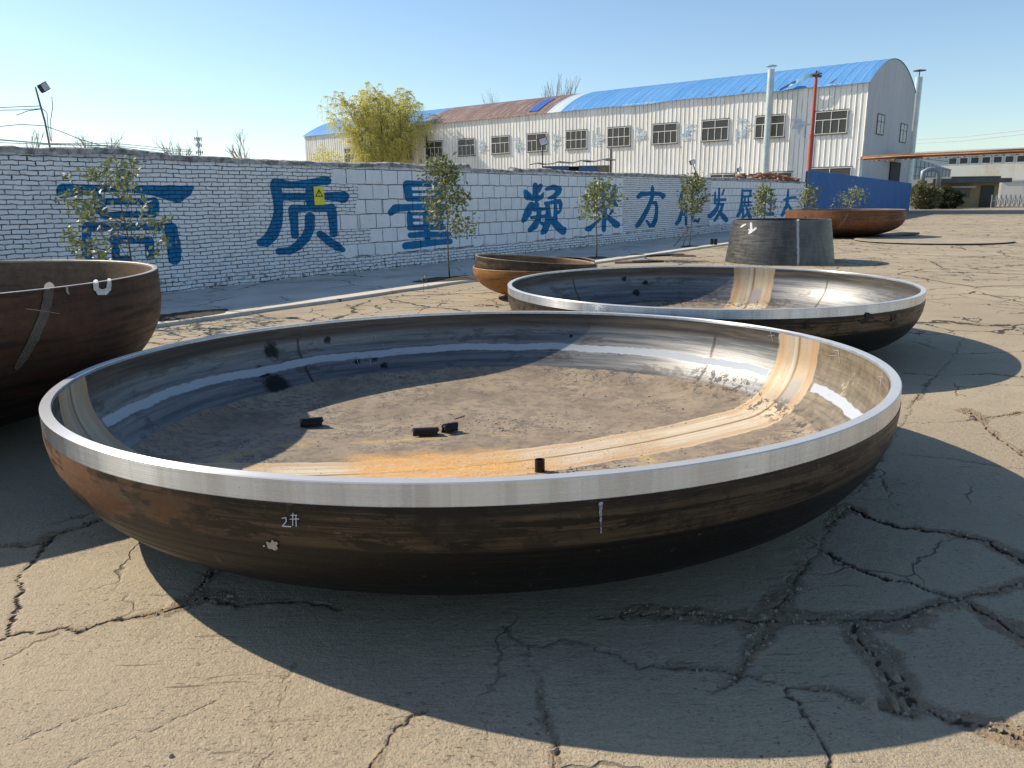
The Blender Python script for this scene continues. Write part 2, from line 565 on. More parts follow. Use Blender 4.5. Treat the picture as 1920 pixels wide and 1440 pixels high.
def steel_outer(name, h, dark=(0.011, 0.0095, 0.008), brown=(0.082, 0.057, 0.037), rust=(0.21, 0.085, 0.03), rustamt=0.3, lo=0.33, hi=0.55, rough=0.44, rust_a=None, metal=0.42):
    b = B(name)
    v, x, y, z, r, ct, st = pol(b)
    fl = b.vec(ct * 1.6, st * 1.6, (z + r * 0.25) * 26.0)
    fl2 = b.vec(ct * 5.0, st * 5.0, (z + r * 0.25) * 75.0)
    s1 = b.noise(fl, 1.0, 5, 0.65, 0.3)
    s2 = b.noise(fl2, 1.0, 4, 0.7)
    m = b.noise(v, 1.6, 5, 0.65)
    zone = b.ss(z / h + (m - 0.5) * 0.07 + (s2 - 0.5) * 0.03, lo + 0.28, lo + 0.315)
    col = b.mix(zone * b.ss(s1 * 0.6 + s2 * 0.4, 0.36, 0.58), dark, brown)
    col = b.mix(b.ss(z / h + (m - 0.5) * 0.05, 0.80, 0.84) * 0.75, col, dark)
    col = b.mix(b.ss(s2, 0.52, 0.75) * 0.4 * zone, col, (0.17, 0.125, 0.08))
    col = b.mix(b.ss(s1 * 0.5 + s2 * 0.5, 0.56, 0.68) * 0.22, col, (0.10, 0.075, 0.05))
    # dark smears running down the sides
    sm = b.noise(b.vec(ct * 4.0, st * 4.0, z * 2.0), 1.0, 4, 0.6, 0.8)
    col = b.mix(b.ss(sm, 0.55, 0.66) * zone * 0.85, col, (0.014, 0.013, 0.013))
    pt = b.noise(b.vec(ct * 6.0, st * 6.0, z * 10.0), 1.0, 7, 0.72, 0.4)
    col = b.mix(b.ss(pt, 0.52, 0.555) * zone * 0.8, col, tuple(c * 1.2 for c in dark))
    s3 = b.noise(b.vec(ct * 11.0, st * 11.0, (z + r * 0.25) * 190.0), 1.0, 4, 0.72)
    col = b.mix(b.ss(s3, 0.60, 0.68) * b.ss(pt, 0.55, 0.42) * b.ss(zone, 0, 1, 0.18, 0.65), col, (0.20, 0.15, 0.10))
    col = b.mix(b.ss(s3, 0.42, 0.34) * 0.6, col, (0.010, 0.009, 0.008))
    chip = b.ss(b.noise(v, 21, 6, 0.78), 0.63, 0.67) * b.ss(b.noise(v, 2.2, 3), 0.46, 0.58)
    bun = b.ss(b.noise(b.vec(ct * 60.0, st * 60.0, z * 1.2), 1.0, 2, 0.5), 0.64, 0.70) * b.ss(b.noise(b.vec(ct * 5.0, st * 5.0, z * 4.0), 1.0, 2), 0.58, 0.66)
    col = b.mix(bun * 0.55, col, (0.17, 0.13, 0.09))
    mott = b.noise(v, 6.5, 6, 0.76)
    col = b.mix(b.ss(mott, 0.53, 0.60) * 0.5, col, (0.012, 0.011, 0.010))
    col = b.mix(chip * 0.7, col, (0.22, 0.17, 0.12))
    rm = b.ss(m * 0.6 + b.noise(v, 7, 4, 0.7) * 0.4, 0.56, 0.64) * rustamt
    if rust_a:
        ax, ay = math.cos(R(rust_a[0])), math.sin(R(rust_a[0]))
        da = ct * ax + st * ay
        rm = b.mx(rm * 0.5, b.ss(da + (m - 0.5) * 0.25, rust_a[1], rust_a[1] + 0.1) * b.ss(z / h + (sm - 0.5) * 0.7, 0.58, 0.68) * b.ss(s1 * 0.3 + b.noise(b.vec(ct * 4.5, st * 4.5, z * 3.5), 1.0, 4, 0.65) * 0.7, 0.43, 0.54) * 0.85)
    col = b.mix(rm, col, b.mix(b.noise(v, 40, 3), rust, tuple(c * 0.55 for c in rust)))
    sc = b.noise(fl2, 2.2, 2, 0.5)
    col = b.mix(b.ss(sc, 0.74, 0.8) * b.ss(b.noise(v, 3, 2), 0.5, 0.6) * 0.5, col, (0.30, 0.25, 0.19))
    rg = b.mix(b.ss(s1, 0.3, 0.7), (rough - 0.08,) * 3, (rough + 0.18,) * 3)
    return b.done(col, b.mn(b.mx(rg, rm), 0.9), b.mx(metal - rm, 0.0), b.bump(s1 * 0.5 + s2 * 0.3 + b.noise(v, 60, 3) * 0.35 + mott * 1.2, 0.004, 0.7), 0.4)


def machined(name, tint=(0.72, 0.76, 0.81), rough=0.24):
    b = B(name)
    v, x, y, z, r, ct, st = pol(b)
    br = b.noise(b.vec(ct * 3.0, st * 3.0, (z + r) * 420.0), 1.0, 3, 0.6)
    vs = b.noise(b.vec(ct * 5.0, st * 5.0, z * 0.4), 1.0, 4, 0.7)
    vs2 = b.noise(b.vec(ct * 22.0, st * 22.0, z * 1.5), 1.0, 2, 0.6)
    col = b.mix(b.ss(br, 0.3, 0.7), tuple(c * 0.86 for c in tint), tint)
    col = b.mix(b.ss(vs * 0.7 + vs2 * 0.3, 0.52, 0.66) * 0.45, col, (0.34, 0.30, 0.28))
    vb = b.noise(b.vec(ct * 11.0, st * 11.0, 0.0), 1.0, 5, 0.75)  # dark and pale upright bands painted in for stretched reflections
    col = b.mix(b.ss(vb, 0.46, 0.60) * 0.38, col, (0.40, 0.38, 0.38))
    col = b.mix(b.ss(vb, 0.44, 0.34) * 0.4, col, (0.80, 0.83, 0.87))
    sp_ = b.ss(b.noise(v, 26, 4, 0.7), 0.67, 0.74)
    col = b.mix(sp_ * 0.6, col, (0.12, 0.10, 0.09))
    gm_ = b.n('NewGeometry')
    up_ = b.ss(b.xyz(S(b, gm_.outputs['Normal']))[2], 0.5, 0.72)  # colour of upward faces made neutral to offset the blue sky reflection
    nick = b.ss(b.noise(v, 46, 4, 0.75), 0.69, 0.73)
    col = b.mix(nick * 0.7, col, (0.16, 0.12, 0.09))
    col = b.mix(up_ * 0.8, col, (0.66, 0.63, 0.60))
    rg = b.ss(br * 0.5 + vs * 0.5, 0.3, 0.7, rough - 0.04, rough + 0.06)
    return b.done(col, b.mx(rg, up_ * 0.45), b.ss(sp_, 0, 1, 0.84, 0.4) * (1.0 - up_ * 0.45), b.bump(br, 0.0006, 0.4), None, 0.95)


def steel_inner(name, h, Rr, floor_r, seam, hw, ring=None, welds=(), spots=(), orange=None, tan=None, wallcol=((0.10, 0.105, 0.11), (0.235, 0.23, 0.225)), floorcol=((0.215, 0.165, 0.118), (0.33, 0.262, 0.19)), rot=0.0):
    """inside of a dished head: bright scaled knuckle, dusty floor, ground weld strip across, chalk ring"""
    b = B(name)
    v, x, y, z, r, ct, st = pol(b)
    c_, s_ = math.cos(rot), math.sin(rot)
    u = x * c_ + y * s_
    w = y * c_ - x * s_
    fl = b.vec(ct * 2.0, st * 2.0, (z * 1.0 + r * 0.6) * 22.0)
    fl2 = b.vec(ct * 6.0, st * 6.0, (z + r * 0.6) * 80.0)
    s1 = b.noise(fl, 1.0, 5, 0.65, 0.3)
    s2 = b.noise(fl2, 1.0, 4, 0.7)
    m = b.noise(v, 1.5, 5, 0.65)
    f = b.noise(v, 14, 5, 0.7)
    ff = b.noise(v, 60, 3, 0.7)
    wall = b.mix(b.ss(s1, 0.3, 0.68), wallcol[0], wallcol[1])
    wall = b.mix(b.ss(s2, 0.5, 0.75) * 0.35, wall, (0.40, 0.39, 0.37))
    blot = b.noise(b.vec(ct * 5.0, st * 5.0, z * 7.0), 1.0, 6, 0.72, 0.3)
    wall = b.mix(b.ss(blot, 0.54, 0.60) * 0.55, wall, (0.075, 0.065, 0.055))
    s3 = b.noise(b.vec(ct * 14.0, st * 14.0, (z + r * 0.6) * 210.0), 1.0, 4, 0.72)
    wall = b.mix(b.ss(s3, 0.52, 0.68) * 0.45, wall, (0.05, 0.05, 0.05))
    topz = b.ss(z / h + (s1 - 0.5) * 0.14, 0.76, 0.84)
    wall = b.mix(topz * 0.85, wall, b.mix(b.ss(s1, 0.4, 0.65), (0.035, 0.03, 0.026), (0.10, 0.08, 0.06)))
    for px_, py_, pz_, pr_ in spots:
        d = b.m('SQRT', (x - px_) * (x - px_) + (y - py_) * (y - py_) + (z - pz_) * (z - pz_) * 1.0)
        wall = b.mix(b.ss(d + (f - 0.5) * 0.12, pr_, pr_ * 0.55) * 0.92, wall, (0.010, 0.010, 0.010))
    weldm = None
    for a in welds:
        ax, ay = math.cos(R(a)), math.sin(R(a))
        d = b.abs(x * ay - y * ax + (b.noise(v, 6, 2) - 0.5) * 0.05)
        k = b.ss(d, 0.018, 0.008) * b.ss(x * ax + y * ay, 0.5, 0.6) * b.ss(z / h, 0.86, 0.8)
        weldm = k if weldm is None else b.mx(weldm, k)
    if weldm:
        wall = b.mix(weldm * 0.8, wall, (0.05, 0.04, 0.03))
    metal = b.ss(topz, 0, 1, 0.78, 0.4)
    rough = b.ss(s1 * 0.6 + s2 * 0.4, 0.3, 0.7, 0.41, 0.58)
    if tan is not None:
        dt = ct * math.cos(R(tan)) + st * math.sin(R(tan))
        tm_ = b.ss(dt + (m - 0.5) * 0.06, 0.945, 0.975)
        wall = b.mix(tm_ * 0.85, wall, b.mix(b.ss(f * .5 + s1 * .5, 0.35, 0.65), (0.10, 0.078, 0.05), (0.23, 0.18, 0.115)))
        wall = b.mix(tm_ * b.ss(b.noise(b.warp(v, 3, .3), 3.5, 4, .7), 0.62, 0.72) * 0.6, wall, (0.55, 0.46, 0.34))
        metal = metal * (1.0 - tm_ * 0.75)
        rough = b.mx(rough, tm_ * 0.55)
    # chalk-white marking line round the knuckle
    ringm = None
    if ring is not None:
        zz = z + (b.noise(b.vec(ct * 3.0, st * 3.0, 0.0), 1.0, 3) - 0.5) * 0.07 + (b.noise(v, 10, 3, 0.7) - 0.5) * 0.028
        ringm = b.ss(b.abs(zz - ring), 0.031, 0.024) * b.ss(b.noise(b.vec(ct * 9, st * 9, z * 40.0), 1.0, 4, 0.7), 0.26, 0.36)
    # dusty floor
    fmask = b.ss(r + (m - 0.5) * 0.10 + (f - 0.5) * 0.05, floor_r + 0.012, floor_r - 0.012)
    fc = b.mix(b.ss(m, 0.3, 0.7), floorcol[0], floorcol[1])
    fc = b.mix(b.ss(f, 0.48, 0.66) * 0.6, fc, (0.105, 0.085, 0.07))
    mo = b.noise(b.warp(v, 2.5, 0.4), 4.5, 6, 0.72)
    fc = b.mix(b.ss(mo, 0.50, 0.58) * 0.45, fc, (0.13, 0.105, 0.085))
    fc = b.mix(b.ss(mo, 0.42, 0.33) * 0.5, fc, (0.31, 0.245, 0.18))
    fc = b.mix(b.ss(ff, 0.5, 0.8) * 0.35, fc, (0.34, 0.28, 0.21))
    flk = b.ss(b.vor(b.warp(b.scl(v, 1.0, 1.8, 1.0), 4.0, 0.6), 6.0, 'DISTANCE_TO_EDGE'), 0.05, 0.01) * b.ss(b.noise(v, 1.7, 3, 0.6), 0.46, 0.60)
    fc = b.mix(flk * 0.75, fc, (0.055, 0.055, 0.06))
    pale = b.ss(b.noise(b.warp(v, 2.0, 0.5), 2.2, 4, 0.65), 0.60, 0.74)
    fc = b.mix(pale * 0.45, fc, (0.30, 0.27, 0.24))
    # strip where the plate joint was ground clean
    sline = seam(b, u)
    dw = w - sline
    dj = dw + (b.noise(v, 2.5, 4, 0.65) - 0.5) * 0.10 + (f - 0.5) * 0.035
    strip = b.ss(b.abs(dj), hw, hw - 0.02)
    gr = b.noise(b.vec(u * 1.2, dw * 34.0, z * 1.2), 1.0, 5, 0.7, 0.2)
    stc = b.mix(b.ss(gr, 0.3, 0.7), (0.40, 0.32, 0.225), (0.70, 0.60, 0.45))
    rs = b.ss(m * 0.45 + gr * 0.55, 0.50, 0.62)
    stc = b.mix(rs * 0.6, stc, (0.37, 0.19, 0.055))
    scr = b.noise(b.vec(u * 2.5, dw * 130.0, z * 2.5), 1.0, 3, 0.7)
    stc = b.mix(b.ss(scr, 0.56, 0.72) * 0.5, stc, (0.20, 0.12, 0.06))
    stc = b.mix(b.ss(scr, 0.44, 0.3) * 0.4, stc, (0.52, 0.46, 0.37))
    stc = b.mix(b.ss(b.abs(dw + 0.0), 0.022, 0.006) * 0.8, stc, (0.16, 0.085, 0.035))
    onw = b.ss(r, floor_r - 0.02, floor_r + 0.05)
    grey = b.ss(b.abs(dw + 0.07 + (m - 0.5) * 0.08), 0.085, 0.06) * onw * b.ss(z / h, 0.62, 0.5)
    stc = b.mix(grey * 0.85, stc, (0.31, 0.31, 0.31))
    whit = b.ss(b.abs(dw - 0.045 + (gr - 0.5) * 0.05), 0.022, 0.006) * onw * b.ss(z / h, 0.35, 0.5)
    stc = b.mix(whit * 0.85, stc, (0.58, 0.54, 0.46))
    stc = b.mix(onw * 0.75, stc, b.mix(0.5, stc, (0.16, 0.12, 0.08)))
    edge = b.ss(b.abs(b.abs(dj) - hw * 0.78), 0.06, 0.01) * b.ss(gr, 0.35, 0.55)
    stc = b.mix(edge * 0.5, stc, (0.40, 0.19, 0.05))
    col = b.mix(fmask, wall, fc)
    metal = metal * (1.0 - fmask)
    rough = b.mx(rough, fmask * 0.82)
    col = b.mix(strip, col, stc)
    metal = metal * (1.0 - strip * 0.75)
    rough = b.mx(rough, strip * 0.58)
    # flaked black scale where the floor meets the knuckle
    sc = b.ss(b.abs(r + (m - 0.5) * 0.25 - floor_r + 0.03), 0.15, 0.06) * b.ss(b.noise(b.warp(v, 7.0, 0.16), 13.0, 5, 0.72), 0.535, 0.575) * b.ss(ct * math.cos(R(14 + math.degrees(rot))) + st * math.sin(R(14 + math.degrees(rot))), 0.86, 0.95)
    col = b.mix(sc * 0.9, col, (0.06, 0.055, 0.05))
    metal = metal * (1.0 - sc)
    if ringm:
        rg_ = ringm * (1.0 - b.ss(b.abs(dw), hw + 0.03, hw + 0.01))
        col = b.mix(rg_, col, (0.36, 0.395, 0.44))
        metal = metal * (1.0 - rg_)
        rough = b.mx(rough, rg_ * 0.7)
    if orange:
        ox, oy, orr = orange
        d = b.m('SQRT', (x - ox) * (x - ox) * 0.22 + (y - oy) * (y - oy))
        om = b.ss(d + (b.noise(b.warp(v, 1.5, 0.5), 2.0, 5, 0.65) - 0.5) * 0.75, orr, orr * 0.3)
        og = b.noise(b.warp(b.vec(u * 2.0, dw * 9.0, 0.0), 2.0, .5), 1.0, 6, 0.74)
        om = om * b.ss(og * 0.6 + f * 0.4, 0.34, 0.54, 0.25, 1.0)
        col = b.mix(om * 0.92, col, b.mix(b.ss(og * .5 + ff * .5, 0.35, 0.65), (0.46, 0.19, 0.03), (0.66, 0.40, 0.15)))
        # yellow tide line left by dried water
        d2 = d + (b.noise(b.warp(v, 1.0, 0.6), 1.2, 4) - 0.5) * 0.6
        col = b.mix(b.ss(b.abs(d2 - orr * 1.5 + (f - 0.5) * 0.1), 0.06, 0.005) * b.ss(m, 0.44, 0.58) * b.ss(f, 0.35, 0.6) * fmask * (1.0 - strip) * 0.7, col, (0.55, 0.36, 0.10))
    hgt = s1 * 0.5 + s2 * 0.3 + fmask * (f * 1.0 + flk * 1.2) + strip * gr * 0.8 + sc * 1.5
    return b.done(col, rough, metal, b.bump(hgt, 0.004, 0.5), 0.4, b.ss(metal, 0.1, 0.6) * 0.3)


def rusty(name, c0=(0.10, 0.042, 0.02), c1=(0.20, 0.085, 0.035), dark=(0.03, 0.02, 0.015), amt=0.5, low=None):
    b = B(name)
    v, x, y, z, r, ct, st = pol(b)
    m = b.noise(v, 1.3, 5, 0.65)
    f = b.noise(v, 18, 4, 0.7)
    s1 = b.noise(b.vec(ct * 3.0, st * 3.0, (z + r * 0.3) * 18.0), 1.0, 5, 0.65, 0.3)
    col = b.mix(b.ss(m * 0.5 + f * 0.5, 0.35, 0.65), c0, c1)
    col = b.mix(b.ss(s1, 0.48, 0.66) * amt, col, dark)
    if low:
        col = b.mix(b.ss(z + (m - 0.5) * 0.3, low, low * 0.6) * 0.8 * b.ss(s1, 0.3, 0.55), col, dark)
    return b.done(col, b.ss(s1, 0.3, 0.7, 0.5, 0.75), 0.2, b.bump(s1 * 0.6 + f * 0.5, 0.003, 0.6), 0.35)


M = {}
M['ground'] = ground_mat()
M['pavement'] = pavement_mat()
M['wall'] = wall_mat()
M['blue'] = blue_paint_mat()
M['coping'] = coping_mat()
M['band'] = machined('machined_steel')
M['chalk'] = plain('chalk_mark', (0.66, 0.68, 0.72), 0.85, 0, 0.4, 30)
M['chalk_dim'] = plain('faint_chalk_mark', (0.42, 0.36, 0.30), 0.85, 0, 0.5, 20)
M['soil'] = plain('dark_soil', (0.075, 0.055, 0.038), 0.95, 0, 0.5, 8, 1.0)
M['stone'] = plain('rubble_stone', (0.34, 0.29, 0.22), 0.9, 0, 0.4, 12, 0.6)
M['scale_metal'] = plain('black_scale_steel', (0.030, 0.027, 0.025), 0.45, 0.6, 0.5, 12, 0.3)
M['dark_metal'] = plain('dark_painted_metal', (0.045, 0.045, 0.048), 0.5, 0.3, 0.4, 6)
M['cable'] = plain('cable_rubber', (0.05, 0.05, 0.05), 0.6)
M['bark'] = plain('young_bark', (0.14, 0.105, 0.075), 0.9, 0, 0.4, 14, 0.8)
M['bare'] = plain('bare_twigs', (0.42, 0.37, 0.32), 0.9, 0, 0.3, 2)
M['rustplate'] = rusty('rusty_plate', (0.12, 0.06, 0.035), (0.22, 0.12, 0.07))


def leaf_mat(name, c0, c1, rough=0.35, trans=0.25, sc=2.5):
    b = B(name)
    v = b.obj()
    n = b.noise(v, sc, 3, 0.6)
    n2 = b.noise(v, sc * 7, 2, 0.6)
    return b.done(b.mix(b.ss(n * 0.5 + n2 * 0.5, 0.35, 0.65), c0, c1), rough, 0, None, 0.2, None, trans)


M['leaf'] = leaf_mat('glossy_leaf', (0.085, 0.12, 0.05), (0.40, 0.42, 0.20), 0.42, 0.15, 9)
M['leaf_dull'] = leaf_mat('dull_leaf', (0.085, 0.11, 0.04), (0.34, 0.34, 0.15), 0.45, 0.2, 7)
M['willow'] = leaf_mat('spring_willow_leaf', (0.56, 0.53, 0.13), (0.78, 0.73, 0.30), 0.6, 0.42, 0.5)
M['bush'] = leaf_mat('bush_leaf', (0.12, 0.125, 0.055), (0.24, 0.23, 0.12), 0.6, 0.2, 1)
M['darkbush'] = leaf_mat('dark_bush_leaf', (0.012, 0.02, 0.008), (0.035, 0.045, 0.015), 0.6, 0.15, 1)


# ------------------------------------------------------------------ ground
rng = np.random.default_rng(7)


def lat(shape_seed):
    return np.random.default_rng(shape_seed).random((256, 256))


_L = {}


def vnoise(x, y, freq, seed=0):
    if seed not in _L:
        _L[seed] = lat(seed)
    g = _L[seed]
    x, y = x * freq + 37.3, y * freq + 11.7
    i, j = np.floor(x).astype(int), np.floor(y).astype(int)
    u, w = x - i, y - j
    u, w = u * u * (3 - 2 * u), w * w * (3 - 2 * w)
    i0, i1, j0, j1 = i % 256, (i + 1) % 256, j % 256, (j + 1) % 256
    return (g[i0, j0] * (1 - u) + g[i1, j0] * u) * (1 - w) + (g[i0, j1] * (1 - u) + g[i1, j1] * u) * w


def fbm(x, y, f, o=4, seed=0):
    t, a, s = 0, 1.0, 0
    for k in range(o):
        t = t + vnoise(x, y, f * 2 ** k, seed + k) * a
        s += a
        a *= 0.55
    return t / s


# lines of the main cracks, width in m, dirt width in m
CRACKS = [
    ([(1583, 951), (1540, 1012), (1480, 1105), (1430, 1185), (1375, 1275), (1340, 1300)], 0.008, 0.05),
    ([(1590, 950), (1604, 957), (1687, 988), (1778, 1000), (1858, 1018), (1919, 1049), (1990, 1090)], 0.026, 0.06),
    ([(1540, 1030), (1577, 1055), (1644, 1079), (1711, 1092), (1772, 1119), (1809, 1125), (1870, 1162), (1919, 1192), (1990, 1230)], 0.022, 0.075),
    ([(1809, 1122), (1748, 1137), (1662, 1162), (1595, 1156), (1491, 1162), (1412, 1165), (1320, 1156), (1200, 1150), (1120, 1160)], 0.014, 0.085),
    ([(1803, 1119), (1851, 1104), (1919, 1092), (2000, 1080)], 0.012, 0.07),
    ([(1595, 1156), (1601, 1189), (1650, 1232), (1680, 1293), (1711, 1324)], 0.015, 0.075),
    ([(1687, 1263), (1711, 1312), (1772, 1342), (1839, 1360), (1900, 1379), (1960, 1400)], 0.014, 0.05),
    ([(1300, 1250), (1381, 1263), (1473, 1287), (1564, 1293), (1625, 1318), (1711, 1336)], 0.010, 0.05),
    ([(1473, 1287), (1503, 1342), (1546, 1403), (1560, 1460)], 0.014, 0.055),
    ([(-60, 1215), (0, 1200), (34, 1187), (78, 1187), (125, 1172), (156, 1181), (175, 1175), (219, 1158), (281, 1153), (312, 1147), (359, 1128), (385, 1118), (453, 1134), (531, 1128), (640, 1140)], 0.013, 0.05),
    ([(94, 1003), (78, 1034), (62, 1053), (41, 1084), (34, 1125), (28, 1156), (22, 1187)], 0.016, 0.05),
    ([(-60, 1262), (0, 1236), (31, 1222), (62, 1204), (103, 1187)], 0.008, 0.05),
    ([(372, 1115), (385, 1090), (400, 1070)], 0.010, 0.02),
    ([(555, 1244), (534, 1290), (512, 1359), (497, 1422), (480, 1470)], 0.006, 0.010),
    ([(650, 1480), (690, 1440), (730, 1390), (760, 1360), (800, 1338)], 0.010, 0.03),
    ([(940, 1170), (975, 1204), (1020, 1210), (1060, 1195), (1130, 1220), (1200, 1250), (1300, 1250)], 0.010, 0.09),
    ([(990, 1210), (1010, 1290), (1020, 1340), (1040, 1440), (1050, 1480)], 0.007, 0.03),
    ([(1845, 566), (1790, 664), (1748, 713), (1716, 752), (1688, 800), (1660, 850), (1600, 930)], 0.008, 0.03),
    ([(1810, 770), (1827, 780), (1852, 804), (1900, 841), (1960, 880)], 0.014, 0.07),
    ([(1687, 792), (1784, 792), (1833, 786), (1919, 774), (2000, 768)], 0.008, 0.03),
    ([(-80, 1030), (0, 1022), (47, 1019), (84, 1012), (94, 1003), (150, 985), (215, 960)], 0.010, 0.03),
    ([(1687, 850), (1760, 858), (1850, 872), (1935, 880)], 0.006, 0.02),
    ([(1712, 640), (1790, 664), (1860, 662), (1960, 655)], 0.008, 0.03),
    ([(1700, 700), (1760, 704), (1850, 700), (1960, 712)], 0.008, 0.03),
    ([(0, 1400), (60, 1375), (150, 1345), (240, 1318)], 0.003, 0.0),
    ([(120, 1440), (200, 1402), (300, 1360), (420, 1310)], 0.003, 0.0),
]
GX0, GX1, GY0, GY1, GS = -5.2, 6.2, 1.4, 9.2, 0.0125
nx, ny = int((GX1 - GX0) / GS) + 1, int((GY1 - GY0) / GS) + 1
gx, gy = np.meshgrid(np.linspace(GX0, GX1, nx), np.linspace(GY0, GY1, ny))
jx = gx + (fbm(gx, gy, 6, 4, 1) - 0.5) * 0.06 + (fbm(gx, gy, 24, 3, 5) - 0.5) * 0.045
jy = gy + (fbm(gx, gy, 6, 4, 11) - 0.5) * 0.06 + (fbm(gx, gy, 24, 3, 15) - 0.5) * 0.045
wv = fbm(gx, gy, 1.6, 3, 21)
crack = np.zeros_like(gx)
dirt = np.zeros_like(gx)
DIRT_PTS = []
for pts, wd, dw in CRACKS:
    P = [ground(px, py) for px, py in pts]
    for (ax, ay), (bx, by) in zip(P[:-1], P[1:]):
        i0, i1 = np.clip([int((min(ax, bx) - .35 - GX0) / GS), int((max(ax, bx) + .35 - GX0) / GS) + 1], 0, nx)
        j0, j1 = np.clip([int((min(ay, by) - .35 - GY0) / GS), int((max(ay, by) + .35 - GY0) / GS) + 1], 0, ny)
        if i1 <= i0 or j1 <= j0:
            continue
        sl = (slice(j0, j1), slice(i0, i1))
        X, Y = jx[sl], jy[sl]
        dx, dy = bx - ax, by - ay
        t = np.clip(((X - ax) * dx + (Y - ay) * dy) / (dx * dx + dy * dy), 0, 1)
        d = np.hypot(X - ax - t * dx, Y - ay - t * dy)
        ww = wd * (0.5 + wv[sl] * 1.1)
        ww = ww * 0.34
        crack[sl] = np.maximum(crack[sl], np.clip(1.3 - d / np.maximum(ww, 0.0085), 0, 1) * np.clip(ww / 0.0085, 0.25, 1))
        if dw:
            q = dw * np.clip((wv[sl] - 0.36) * 4, 0.0, 1.3)
            dirt[sl] = np.maximum(dirt[sl], np.clip((q - d) / 0.02 + 0.5, 0, 1))
fade = np.clip(np.minimum(np.minimum(gx - GX0, GX1 - gx), np.minimum(gy - GY0, GY1 - gy)) / 0.25, 0, 1)
inner = (fade > 0.01)
hz = (fbm(gx, gy, 0.5, 2, 41) - 0.5) * 0.015 - crack * 0.014 - dirt * (0.006 - 0.02 * (fbm(gx, gy, 22, 3, 51) - 0.3)) + (fbm(gx, gy, 16, 3, 61) - 0.5) * 0.004
hz = hz * fade
V = np.stack([gx.ravel(), gy.ravel(), hz.ravel()], 1)
idx = np.arange(nx * ny).reshape(ny, nx)
Q = np.stack([idx[:-1, :-1].ravel(), idx[:-1, 1:].ravel(), idx[1:, 1:].ravel(), idx[1:, :-1].ravel()], 1)
# the rest of the yard reaches to the horizon
BIG = 1500.0
ring = np.array([(-BIG, -BIG, 0), (BIG, -BIG, 0), (BIG, BIG, 0), (-BIG, BIG, 0)])
n0 = len(V)
V = np.concatenate([V, ring])
cn = [idx[0, 0], idx[0, -1], idx[-1, -1], idx[-1, 0]]
Q = np.concatenate([Q, np.array([[n0, n0 + 1, cn[1], cn[0]], [n0 + 1, n0 + 2, cn[2], cn[1]], [n0 + 2, n0 + 3, cn[3], cn[2]], [n0 + 3, n0, cn[0], cn[3]]])])
zero4 = np.zeros(4)
mesh_np('ground', V, Q, M['ground'], kind='structure', smooth=True,
        attrs=dict(crack=np.concatenate([(crack * fade).ravel(), zero4]), dirt=np.concatenate([(dirt * fade).ravel(), zero4]), near=np.concatenate([fade.ravel(), zero4])))
dj, di = np.where((dirt > 0.8) & (fade > 0.9))
DIRT_XY = np.stack([gx[dj, di], gy[dj, di], hz[dj, di]], 1)


def rock_verts(rs, s):
    """one small broken stone: 8 jittered corners plus top"""
    a = np.sort(rs.random(5) * 2 * math.pi)
    base = [(math.cos(t) * s * rs.uniform(.7, 1.1), math.sin(t) * s * rs.uniform(.6, 1.0), -s * .15) for t in a]
    topv = [(math.cos(t) * s * rs.uniform(.4, .75), math.sin(t) * s * rs.uniform(.35, .7), s * rs.uniform(.4, .75)) for t in a]
    fs = [tuple(range(4, -1, -1)), tuple(range(5, 10))] + [(i, (i + 1) % 5, 5 + (i + 1) % 5, 5 + i) for i in range(5)]
    return np.array(base + topv), fs


gm = MB()
for k in range(1500):
    p = DIRT_XY[rng.integers(len(DIRT_XY))]
    v, fs = rock_verts(rng, float(np.clip(rng.lognormal(-5.2, 0.55), 0.003, 0.02)))
    gm.add(v + p, fs)
for k in range(260):
    p = np.array([rng.uniform(-3, 4.5), rng.uniform(1.6, 5.5), 0.0])
    if math.hypot(p[0] + 0.2, p[1] - 4.77) < 1.6:
        continue
    v, fs = rock_verts(rng, float(rng.uniform(0.002, 0.006)))
    gm.add(v + p, fs)
gm.build('gravel', M['stone'], kind='stuff')['label'] = 'loose grit and small rubble lying in the concrete cracks'

for px, py, s, lab in ((1640, 1322, 0.05, 'largest grey stone of the rubble in the crack at lower right'), (1669, 1322, 0.045, 'rounded grey stone right beside the largest rubble stone'),
                       (1681, 1379, 0.022, 'small lone stone on the shaded slab in front of the rubble'), (321, 1417, 0.02, 'pebble casting a black shadow on the sunlit slab at lower left'),
                       (1436, 1272, 0.03, 'squat stone at the crack crossing in the front shadow')):
    x, y = ground(px, py)
    m = MB()
    v, fs = rock_verts(rng, s)
    m.add(v + np.array([0, 0, s * 0.12]), fs)
    o = m.build('stone', M['stone'])
    o.location = (x, y, -0.004)
    tag(o, lab, 'stone', 'stones on the yard concrete')

# ------------------------------------------------------------------ pavement along the wall
pm = MB()
S0, S1, KERB = -16.0, 33.4, 3.5
nseg = 160
prev = None
prof = [(0.0, 0.05), (3.0, 0.05), (KERB - 0.02, 0.05), (KERB, 0.035), (KERB + 0.005, -0.05)]
vs, fs = [], []
for i in range(nseg + 1):
    s = S0 + (S1 - S0) * i / nseg
    for o_, z in prof:
        w = (vnoise(np.array(s), np.array(0.0), 1.4, 3) - 0.5) * 0.10 if o_ >= KERB - 0.03 else 0
        vs.append((s, o_ + float(w), z))
k = len(prof)
for i in range(nseg):
    for j in range(k - 1):
        fs.append((i * k + j, (i + 1) * k + j, (i + 1) * k + j + 1, i * k + j + 1))
pm.add([(a, b_, c) for a, b_, c in vs], [f[::-1] for f in fs])
pave = pm.build('pavement', M['pavement'], kind='structure')
# local frame: x along the wall, y towards the yard (a mirrored frame keeps y positive on the yard side)
pave.matrix_world = Matrix(((WALL_D[0], WALL_N[0], 0, WALL_P[0]), (WALL_D[1], WALL_N[1], 0, WALL_P[1]), (0, 0, 1, 0), (0, 0, 0, 1)))


